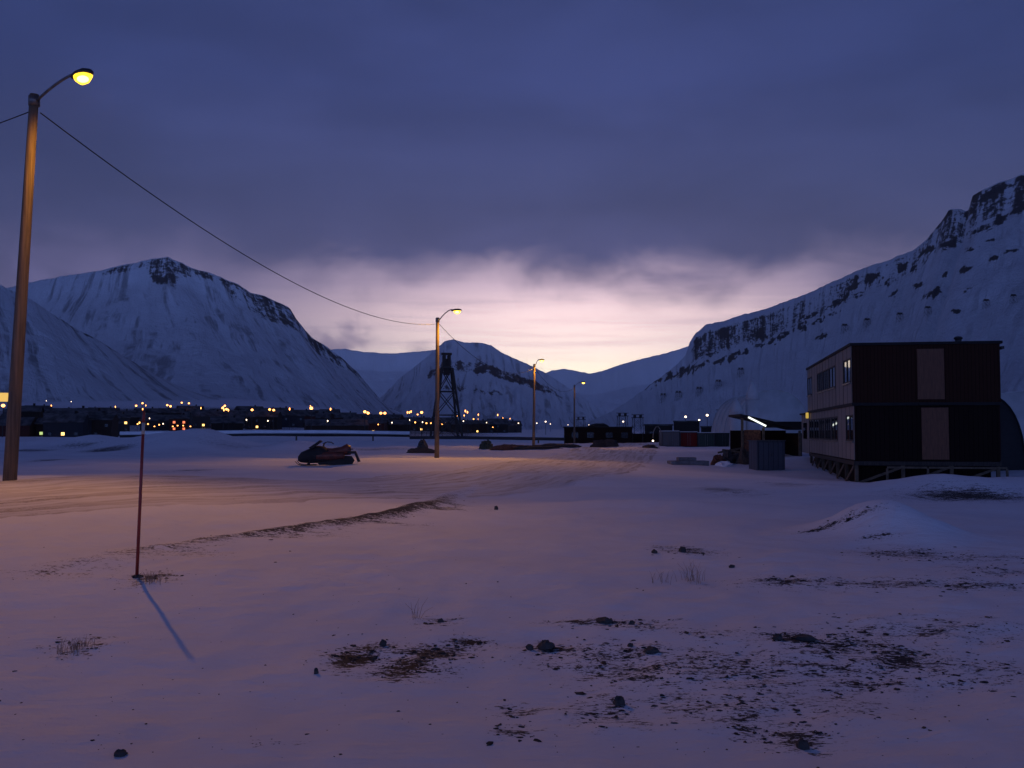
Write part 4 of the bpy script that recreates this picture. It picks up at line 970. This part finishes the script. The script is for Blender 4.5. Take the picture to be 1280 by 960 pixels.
# open shed with fluorescent tube along its verge
p = at(964, 540, 72); gl = gzf(p.x, p.y)
sh = thing('open_shed', 'dark open fronted shed with sloping verge behind the grey cabinet', 'shed', (p.x, p.y, gl), -0.05)
w = 4.4
MB().add([(-w / 2, -0.2, 2.75 - gl), (w / 2, -0.2, 1.75 - gl), (w / 2, 5, 1.75 - gl), (-w / 2, 5, 2.75 - gl), (-w / 2, -0.2, 2.9 - gl), (w / 2, -0.2, 1.9 - gl), (w / 2, 5, 1.9 - gl), (-w / 2, 5, 2.9 - gl)],
         [(3, 2, 1, 0), (4, 5, 6, 7), (0, 1, 5, 4), (1, 2, 6, 5), (2, 3, 7, 6), (3, 0, 4, 7)]).build('roof', M['tar'], sh)
MB().box(-w / 2 + 0.1, w / 2 - 0.1, 4.85, 4.95, -0.3, 1.9).build('back_wall', M['blackwall'], sh)
MB().box(w / 2 - 0.12, w / 2 - 0.02, 0.1, 4.8, -0.3, 1.7).build('side_wall', M['blackwall'], sh)
for x, zt in ((-w / 2 + 0.15, 2.66), (-0.55, 1.95), (w / 2 - 0.2, 1.75)):
    MB().bar((x, 0.0, -0.3), (x, 0.0, zt - gl - 0.05 - (0.0)), 0.16).build('post', M['rawwood'], sh)
MB().box(-w / 2 + 0.3, -0.75, 0.02, 0.10, -0.2, 1.75 - gl).build('door', M['rust'], sh)
MB().box(0.35, w / 2 + 0.3, 0.3, 4.7, 1.93 - gl, 2.35 - gl).build('roof_box', M['tar'], sh)
a0, a1 = at(935.5, 521.5, 71.6), at(957.5, 532.5, 71.6)
tl = thing('tube_lamp', 'white fluorescent tube shining along the shed verge', 'lamp', (a0 + a1) / 2)
c0 = a0 - (a0 + a1) / 2; c1 = a1 - (a0 + a1) / 2
MB().tube([c0, c1], 0.062, 10).build('tube', M['tube'], tl, True)
MB().bar(c0 + Vector((0, 0.09, 0.06)), c1 + Vector((0, 0.09, 0.06)), 0.1, 0.1).build('housing', M['steel'], tl)

# grey utility cabinet in front of it
p = onground(963, 588); 
cb = thing('utility_cabinet', 'blue grey sheet metal cabinet standing in the snow left of the building', 'cabinet', p, 0.22)
d0 = p.y; sw = 38 / F * d0; shh = 36 / F * d0
MB().box(-sw / 2, sw / 2, -0.1, 0.95, -0.1, shh).build('body', M['cabinet'], cb, bevel=0.02)
MB().box(-sw / 2 - 0.05, sw / 2 + 0.05, -0.16, 1.0, shh + 0.003, shh + 0.06).build('lid', M['greypaint'], cb, bevel=0.01)
for s in (-1, 1):
    dr = MB().box(s * sw * 0.24 - sw * 0.215, s * sw * 0.24 + sw * 0.215, -0.13, -0.103, 0.08, shh - 0.06).build('door', M['cabinet'], cb)
    MB().bar((s * 0.06, -0.15, shh * 0.5), (s * 0.06, -0.15, shh * 0.5 + 0.14), 0.025).build('handle', M['steel'], dr)

# row of small storage containers
def container(label, px0, px1, py0, d, mat, hgt, rz=0.0, name='storage_container', cat='container'):
    p = at((px0 + px1) / 2, 540, d); p.z = gzf(p.x, p.y); w = (px1 - px0) / F * d; h = at(640, py0, d).z - p.z
    t = thing(name, label, cat, p, rz, 'storage containers in the yard')
    MB().box(-w / 2, w / 2, 0, 2.6, -0.2, h).build('body', M[mat], t, bevel=0.02)
    rr = MB()
    for x in (-w / 2 - 0.01, w / 2 - 0.07):
        rr.box(x, x + 0.08, -0.035, -0.003, -0.2, h)
    rr.box(-w / 2 + 0.08, w / 2 - 0.08, -0.033, -0.003, h - 0.10, h); rr.box(-w / 2 + 0.08, w / 2 - 0.08, -0.033, -0.003, 0.0, 0.10)
    rr.build('corner_frame', M['darksteel'], t)
    MB().box(-w / 2 + .02, w / 2 - .02, 0.02, 2.58, h + 0.003, h + 0.05).build('snow_cover', M['roofsnow'], t)
    for x in (-0.12, 0.12): MB().tube([(x, -0.05, 0.15), (x, -0.05, h - 0.15)], 0.018, 6).build('lock_rod', M['steel'], t)
    return t
container('grey storage container at the left end of the yard row', 828, 849.5, 539, 108, 'greypaint', 2)
container('dark red storage container between the grey and green ones', 850, 872, 540, 108.5, 'redpaint', 2)
container('dark green storage container right of the red one', 872.5, 893, 541, 108, 'greenpaint', 2)
container('blackish green storage container at the right end of the yard row', 893.5, 916, 541, 108.8, 'greenpaint', 2)

# far low buildings behind the containers
for px, d, w, h, lab in ((858, 300, 7.5, 4.9, 'dark flat roofed building behind the red container'), (889, 260, 5.2, 3.2, 'small dark building behind the green container'), (823, 240, 6.5, 3.4, 'low dark shed behind the curved work lamp')):
    house(lab, px, d, w, 6, h, 0.35, 'h_dark', (), rz=0.0, group='dark sheds at the mountain foot', name='shed', cat='shed', flat=True)

# long black barrack and wall
p = at(748, 540, 150); p.z = gzf(p.x, p.y)
bk = thing('barrack', 'long black barrack behind the farthest street lamp', 'barrack', p, -0.03)
w = 84 / F * 150; h = at(640, 534.5, 150).z - p.z
MB().box(-w / 2, w / 2, 0, 5, -0.3, h).build('wall', M['blackwall'], bk)
rfb = MB().box(-w / 2 - 0.2, w / 2 + 0.2, -0.2, 5.2, h + 0.003, h + 0.14).build('roof', M['tar'], bk)
MB().lump((0.1, 2, h + 0.14), 1.5, 1.4, 0.5, 3, 0.2, flat=True).build('roof_load', M['tar'], rfb)
for x in (-3.5, -1.2, 1.6, 3.9): MB().box(x - 0.5, x + 0.5, -0.03, 0.05, 0.9, 1.7).build('window', M['dead'], bk)
p = at(810, 540, 152); p.z = gzf(p.x, p.y); h = at(640, 542, 152).z - p.z
wl = thing('board_wall', 'low black board wall between the barrack and the grey container', 'wall', p, -0.02)
MB().box(-2.4, 2.4, 0, 0.15, -0.3, h).build('boarding', M['blackwall'], wl)
for x in (-2.3, -0.8, 0.8, 2.3): MB().bar((x, -0.07, -0.3), (x, -0.07, h + 0.15), 0.12).build('post', M['timber'], wl)
# curved work lamp
p = at(826, 540, 104); p.z = gzf(p.x, p.y)
g_ = thing('work_lamp', 'pale curved pole lamp bent over the snow beside the grey container', 'lamp', p)
zt = at(640, 533, 104).z - p.z
pts = [(0, 0, -0.2), (0, 0, zt * 0.55), (-0.06, 0, zt * 0.85), (-0.25, 0, zt), (-0.52, 0, zt * 0.97), (-0.75, 0, zt * 0.75), (-0.82, 0, zt * 0.45)]
MB().tube(pts, 0.05, 8).build('pole', M['steel'], g_, True)
MB().lump((-0.82, 0, at(640, 551, 104).z - p.z), 0.10, 0.10, 0.09, 2, 0, 10, 6).build('lamp_head', M['white_small'], g_, True)

# concrete slabs lying on the snow
p = onground(861, 581)
w = 48 / F * p.y
s1 = MB().box(-w / 2, w / 2, -0.35, 0.75, -0.05, 0.24).build('concrete_slab', M['concrete'], None, bevel=0.03); s1.location = p; s1.rotation_euler = (0, 0, 0.08)
tag(s1, 'broad grey concrete slab lying flat on the snow', 'slab', 'stacked concrete slabs')
s2 = MB().box(-w * 0.28, w * 0.18, -0.25, 0.6, 0.0, 0.21).build('concrete_slab', M['concrete'], None, bevel=0.03); s2.location = p + Vector((0, 0, 0.243)); s2.rotation_euler = (0, 0, 0.02)
tag(s2, 'smaller concrete slab stacked on the broad grey one', 'slab', 'stacked concrete slabs')

# scrap heap between slabs and cabinet
for i, (px, py, rx, rz_, mat, lab) in enumerate(((898, 581, .30, .36, 'rust', 'rusty brown block at the left end of the scrap heap'), (909, 580, .30, .50, 'rock', 'dark lump leaning beside the rusty block'),
                                               (920, 579, .34, .36, 'rock', 'low dark lump in the middle of the scrap heap'), (930, 580, .30, .52, 'gravel', 'brownish lump beside the grey cabinet'), (906, 583, .34, .16, 'roofsnow', 'pale snow crusted lump at the foot of the scrap heap'))):
    p = onground(px, py); o = MB().lump((0, 0, 0), rx * 1.45, 0.5, rz_ * 1.5, 60 + i, 0.3, 12, 8, flat=True).build('scrap_lump', M[mat]); o.location = p + Vector((0, 0, 0.06)); tag(o, lab, 'scrap lump', 'scrap heap in the yard')
p = onground(915, 578)
pl = MB()
o = MB().bar((-0.9, 0, 0.62), (0.7, 0.2, 0.90), 0.10, 0.12).bar((-0.6, 0.1, 0.80), (0.9, -0.1, 0.60), 0.09, 0.12).build('timber_offcuts', M['rawwood']); o.location = p
tag(o, 'loose timber offcuts lying across the scrap heap', 'timber', 'scrap heap in the yard')

# heaps beside the lamp poles
for i, (px, py, w_, h_, mat, lab, cat) in enumerate(((527, 566, 1.0, .34, 'soil', 'dark earth heap just left of the second lamp pole', 'heap'), (528, 560, .34, .55, 'rock', 'dark boulder on top of the earth heap by the second pole', 'boulder'),
        (608, 561, .48, .55, 'bushes', 'dark green shrub stump between the trestle and third lamp', 'shrub'), (640, 562, 1.5, .34, 'rust', 'low rusty brown heap left of the third lamp pole', 'heap'), (672, 561, 1.6, .22, 'soil', 'flat dark heap at the foot of the third lamp pole', 'heap'),
        (696, 559, 1.6, .24, 'soil', 'flat dark heap between the third and farthest lamps', 'heap'), (812, 560, .5, .22, 'soil', 'small dark heap under the curved work lamp', 'heap'), (757, 559, 1.1, .5, 'darkfabric', 'dark tarpaulin heap in front of the black barrack', 'heap'))):
    p = onground(px, py); s = p.y / 70.0
    o = MB().lump((0, 0, 0), w_ * s, 0.6 * s, h_ * s, 80 + i, 0.22, 16, 9, flat=True).build('shrub' if cat == 'shrub' else ('boulder' if cat == 'boulder' else 'earth_heap'), M[mat]); o.location = p
    tag(o, lab, cat)

# ------------------------------------------------------------------ snowmobile
p = onground(408, 582)
sn = thing('snowmobile', 'red and black snowmobile parked in the snow, nose to the left', 'snowmobile', p, 0.12)
def sect(x, w, zb, zt, n=10):
    return [(x, w * math.cos(2 * PI * k / n) * (1.0), (zb + zt) / 2 + (zt - zb) / 2 * math.sin(2 * PI * k / n)) for k in range(n)]
MB().loft([sect(-1.32, .14, .22, .44), sect(-1.18, .40, .14, .64), sect(-.80, .50, .10, .82), sect(-.40, .50, .10, .96), sect(-.10, .44, .12, .92), sect(.15, .36, .16, .74)]).build('hood', M['sledblack'], sn, True)
MB().loft([sect(-.45, .53, .22, .66), sect(.0, .50, .20, .74), sect(.40, .44, .24, .72), sect(.85, .36, .28, .64)]).build('side_panel', M['sledred'], sn, True)
MB().loft([sect(-.05, .20, .56, .84), sect(.25, .25, .50, .82), sect(.70, .26, .48, .90), sect(.95, .26, .48, 1.04), sect(1.15, .20, .50, .92)]).build('seat', M['sledred'], sn, True)
MB().add([(-.82, -.40, .84), (-.82, .40, .84), (-.30, .34, 1.20), (-.30, -.34, 1.20), (-.66, -.40, .80), (-.66, .40, .80), (-.20, .34, 1.14), (-.20, -.34, 1.14)], [(0, 1, 2, 3), (7, 6, 5, 4), (0, 4, 5, 1), (1, 5, 6, 2), (2, 6, 7, 3), (3, 7, 4, 0)]).build('windscreen', M['sledblack'], sn)
MB().tube([(-.18, 0, .78), (-.12, 0, 1.02)], .035, 8).tube([(-.02, -.36, 1.10), (-.14, -.12, 1.03), (-.14, .12, 1.03), (-.02, .36, 1.10)], .024, 8).build('handlebar', M['darksteel'], sn)
MB().tube([(0.05, -.34, 1.12), (.25, -.30, 1.10), (.34, -.2, 1.02)], .022, 8).build('mirror_bar', M['darksteel'], sn)
tr = MB(); tw = .20
prof = [(-.35, .04), (.95, .0), (1.22, .06), (1.32, .24), (1.18, .44), (.6, .48), (0, .46), (-.45, .26)]
tr.loft([[(x, -tw, z) for x, z in prof], [(x, tw, z) for x, z in prof]]).build('track', M['rubber'], sn)
for s in (-1, 1):
    MB().loft([[(x, s * .46 - .07, z), (x, s * .46 + .07, z), (x, s * .46 + .07, z + .03), (x, s * .46 - .07, z + .03)] for x, z in ((-1.42, .20), (-1.30, .07), (-1.15, .02), (-.45, .02))]).build('ski', M['sledblack'], sn)
    MB().bar((-.85, s * .45, .05), (-.70, s * .30, .36), .05).build('ski_leg', M['darksteel'], sn)
MB().loft([[(1.00, -.26, .56), (1.00, .26, .56), (1.00, .26, .68), (1.00, -.26, .68)], [(1.32, -.26, .56), (1.32, .26, .56), (1.38, .26, .68), (1.38, -.26, .68)], [(1.48, -.26, .16), (1.48, .26, .16), (1.60, .26, .18), (1.60, -.26, .18)]]).build('snow_flap', M['rubber'], sn)
MB().tube([(.7, -.22, .74), (1.25, -.22, .78), (1.25, .22, .78), (.7, .22, .74)], .02, 8).build('rear_rack', M['darksteel'], sn)

# ------------------------------------------------------------------ stones, clods and grass
ROCKS = [(682, 812, 30, 14, 'large dark stone at the top of the soil patch'), (662, 812, 14, 9, 'smaller stone left of the large dark one'), (774, 881, 20, 14, 'pointed dark stone standing in snow among the lower soil patches'),
         (853, 690, 15, 8, 'dark stone lying in clean snow below the slabs'), (818, 692, 10, 6, 'small stone left of the one in clean snow'), (915, 710, 11, 5, 'lone flat stone above the dry grass tufts'), (620, 637, 7, 6, 'single small black stone on the bare road snow'),
         (151, 944, 22, 9, 'flat dark stone in the near left snow'), (479, 808, 12, 10, 'rounded stone beside the left soil clumps'), (551, 778, 12, 6, 'small stone above the left soil clumps'), (755, 778, 28, 7, 'long flat stone on the snow crest'),
         (790, 781, 11, 6, 'short stone right of the long flat one on the crest'), (788, 809, 10, 6, 'small stone on the upper rim of the broad soil patch'), (814, 816, 26, 8, 'broad flat stone on the rim of the soil patch'), (395, 843, 8, 9, 'small upright stone at the left end of the soil clumps'),
         (972, 799, 18, 9, 'dark stone at the left tip of the right soil patch'), (1003, 936, 26, 14, 'dark clod like stone near the bottom edge'), (1005, 800, 40, 8, 'long low stone beside the right soil patch tip')]
for i, (px, py, w_, h_, lab) in enumerate(ROCKS):
    p = onground(px, py); k = p.y / F
    o = MB().lump((0, 0, 0), w_ * k * 0.34, w_ * k * 0.36, h_ * k * 0.62, 200 + i, 0.22, 11, 8, random.uniform(0, 3), True).build('stone', M['rock']); o.location = p + Vector((0, 0, h_ * k * 0.12))
    tag(o, lab, 'stone', 'dark stones in the snow')

def clods(name, label, mat, pts, smin, smax, flatness=0.55):
    mb = MB()
    for i, (x, y, s) in enumerate(pts):
        z = gzf(x, y); r = random.uniform(smin, smax) * s
        mb.lump((x, y, z - r * 0.05), r * random.uniform(0.8, 1.9), r * random.uniform(0.7, 1.3), r * flatness * random.uniform(0.6, 1.3), 1000 + i, 0.38, 6, 4, random.uniform(0, 3), True)
    o = mb.build(name, M[mat]); tag(o, label, kind='stuff'); return o
pts = []
rnd = random.Random(5)
for (cx, cy, sx, sy, rot, s) in SOIL:
    if cy > 24: continue
    n = int(16 + 1300 * min(sx * sy, 0.5) * s)
    for _ in range(min(n, 330)):
        for _try in range(12):
            x = cx + rnd.gauss(0, 0.62) * sx * 1.3; y = cy + rnd.gauss(0, 0.62) * sy * 1.3
            if float(fbm(np.array([x * 4.0]), np.array([y * 4.0]), 77, 3)[0]) > 0.52 - 0.1 * s: break
        else: continue
        pts.append((x, y, (0.35 + 1.0 * rnd.random() ** 2.5) * (0.6 + 0.6 * s)))
clods('soil_clods', 'dark frozen soil clods sticking out of the thin snow', 'soil', pts, 0.004, 0.024, 0.5)
pts = []
for i in range(len(EDGE) - 1):
    a, b = EDGE[i], EDGE[i + 1]
    n = int(520 * EDGES[i] * (b - a).length / 2.0)
    for _ in range(n):
        t = rnd.random(); q = a.lerp(b, t); pts.append((q.x + rnd.gauss(0, 0.16), q.y - 0.05 + rnd.gauss(0, 0.16) - abs(rnd.gauss(0, 0.25)) * (rnd.random() < 0.4), 0.3 + rnd.random() ** 3))
clods('gravel_ridge', 'brown gravel thrown up along the near edge of the road', 'gravel', pts, 0.008, 0.022)
# loose crumbs over the near snow
pts = []
for _ in range(420):
    px = rnd.uniform(-60, 1340); py = 640 + 310 * rnd.random() ** 0.8
    p = onground(px, py); pts.append((p.x, p.y, 0.25 + 0.8 * rnd.random() ** 4))
clods('loose_crumbs', 'loose dark crumbs of earth scattered over the snow', 'soil', pts, 0.007, 0.020)

def tuft(label, px, py, n, h, spread):
    p = onground(px, py); mb = MB()
    for i in range(n):
        a = rnd.uniform(0, 2 * PI); r = spread * rnd.random(); x0, y0 = r * math.cos(a), r * math.sin(a); hh = h * rnd.uniform(0.5, 1.1); lx, ly = rnd.gauss(0, .35) * hh, rnd.gauss(0, .35) * hh
        mb.tube([(x0, y0, -0.02), (x0 + lx * .4, y0 + ly * .4, hh * .6), (x0 + lx, y0 + ly, hh)], [0.0020, 0.0015, 0.0007], 4)
    o = mb.build('grass_tuft', M['drygrass']); o.location = p; tag(o, label, 'grass tuft', 'dry grass tufts in the snow')
tuft('upright dry reddish grass tuft right of the fainter one', 866, 727, 30, 0.20, 0.16)
tuft('thin faint dry grass tuft left of the upright one', 828, 728, 16, 0.13, 0.18)
tuft('dark matted grass tuft in the near left snow', 95, 812, 60, 0.09, 0.16)
tuft('short grass tuft just right of the red stake', 190, 728, 50, 0.10, 0.16)
tuft('sparse single stemmed grass left of the upper soil clump', 520, 773, 8, 0.18, 0.05)

# ------------------------------------------------------------------ thin evening haze in the valley air
hz = MB().box(-9000, 9000, -600, 9600, -30, 900).build('haze', None)
hm = bpy.data.materials.new('haze'); hm.use_nodes = True; hm.node_tree.nodes.clear()
ho = hm.node_tree.nodes.new('ShaderNodeOutputMaterial'); hv = hm.node_tree.nodes.new('ShaderNodeVolumePrincipled')
hv.inputs['Color'].default_value = (0.85, 0.87, 0.95, 1); hv.inputs['Density'].default_value = 0.00004; hv.inputs['Anisotropy'].default_value = 0.6
hm.node_tree.links.new(hv.outputs[0], ho.inputs['Volume']); hz.data.materials.append(hm)
tag(hz, kind='stuff')
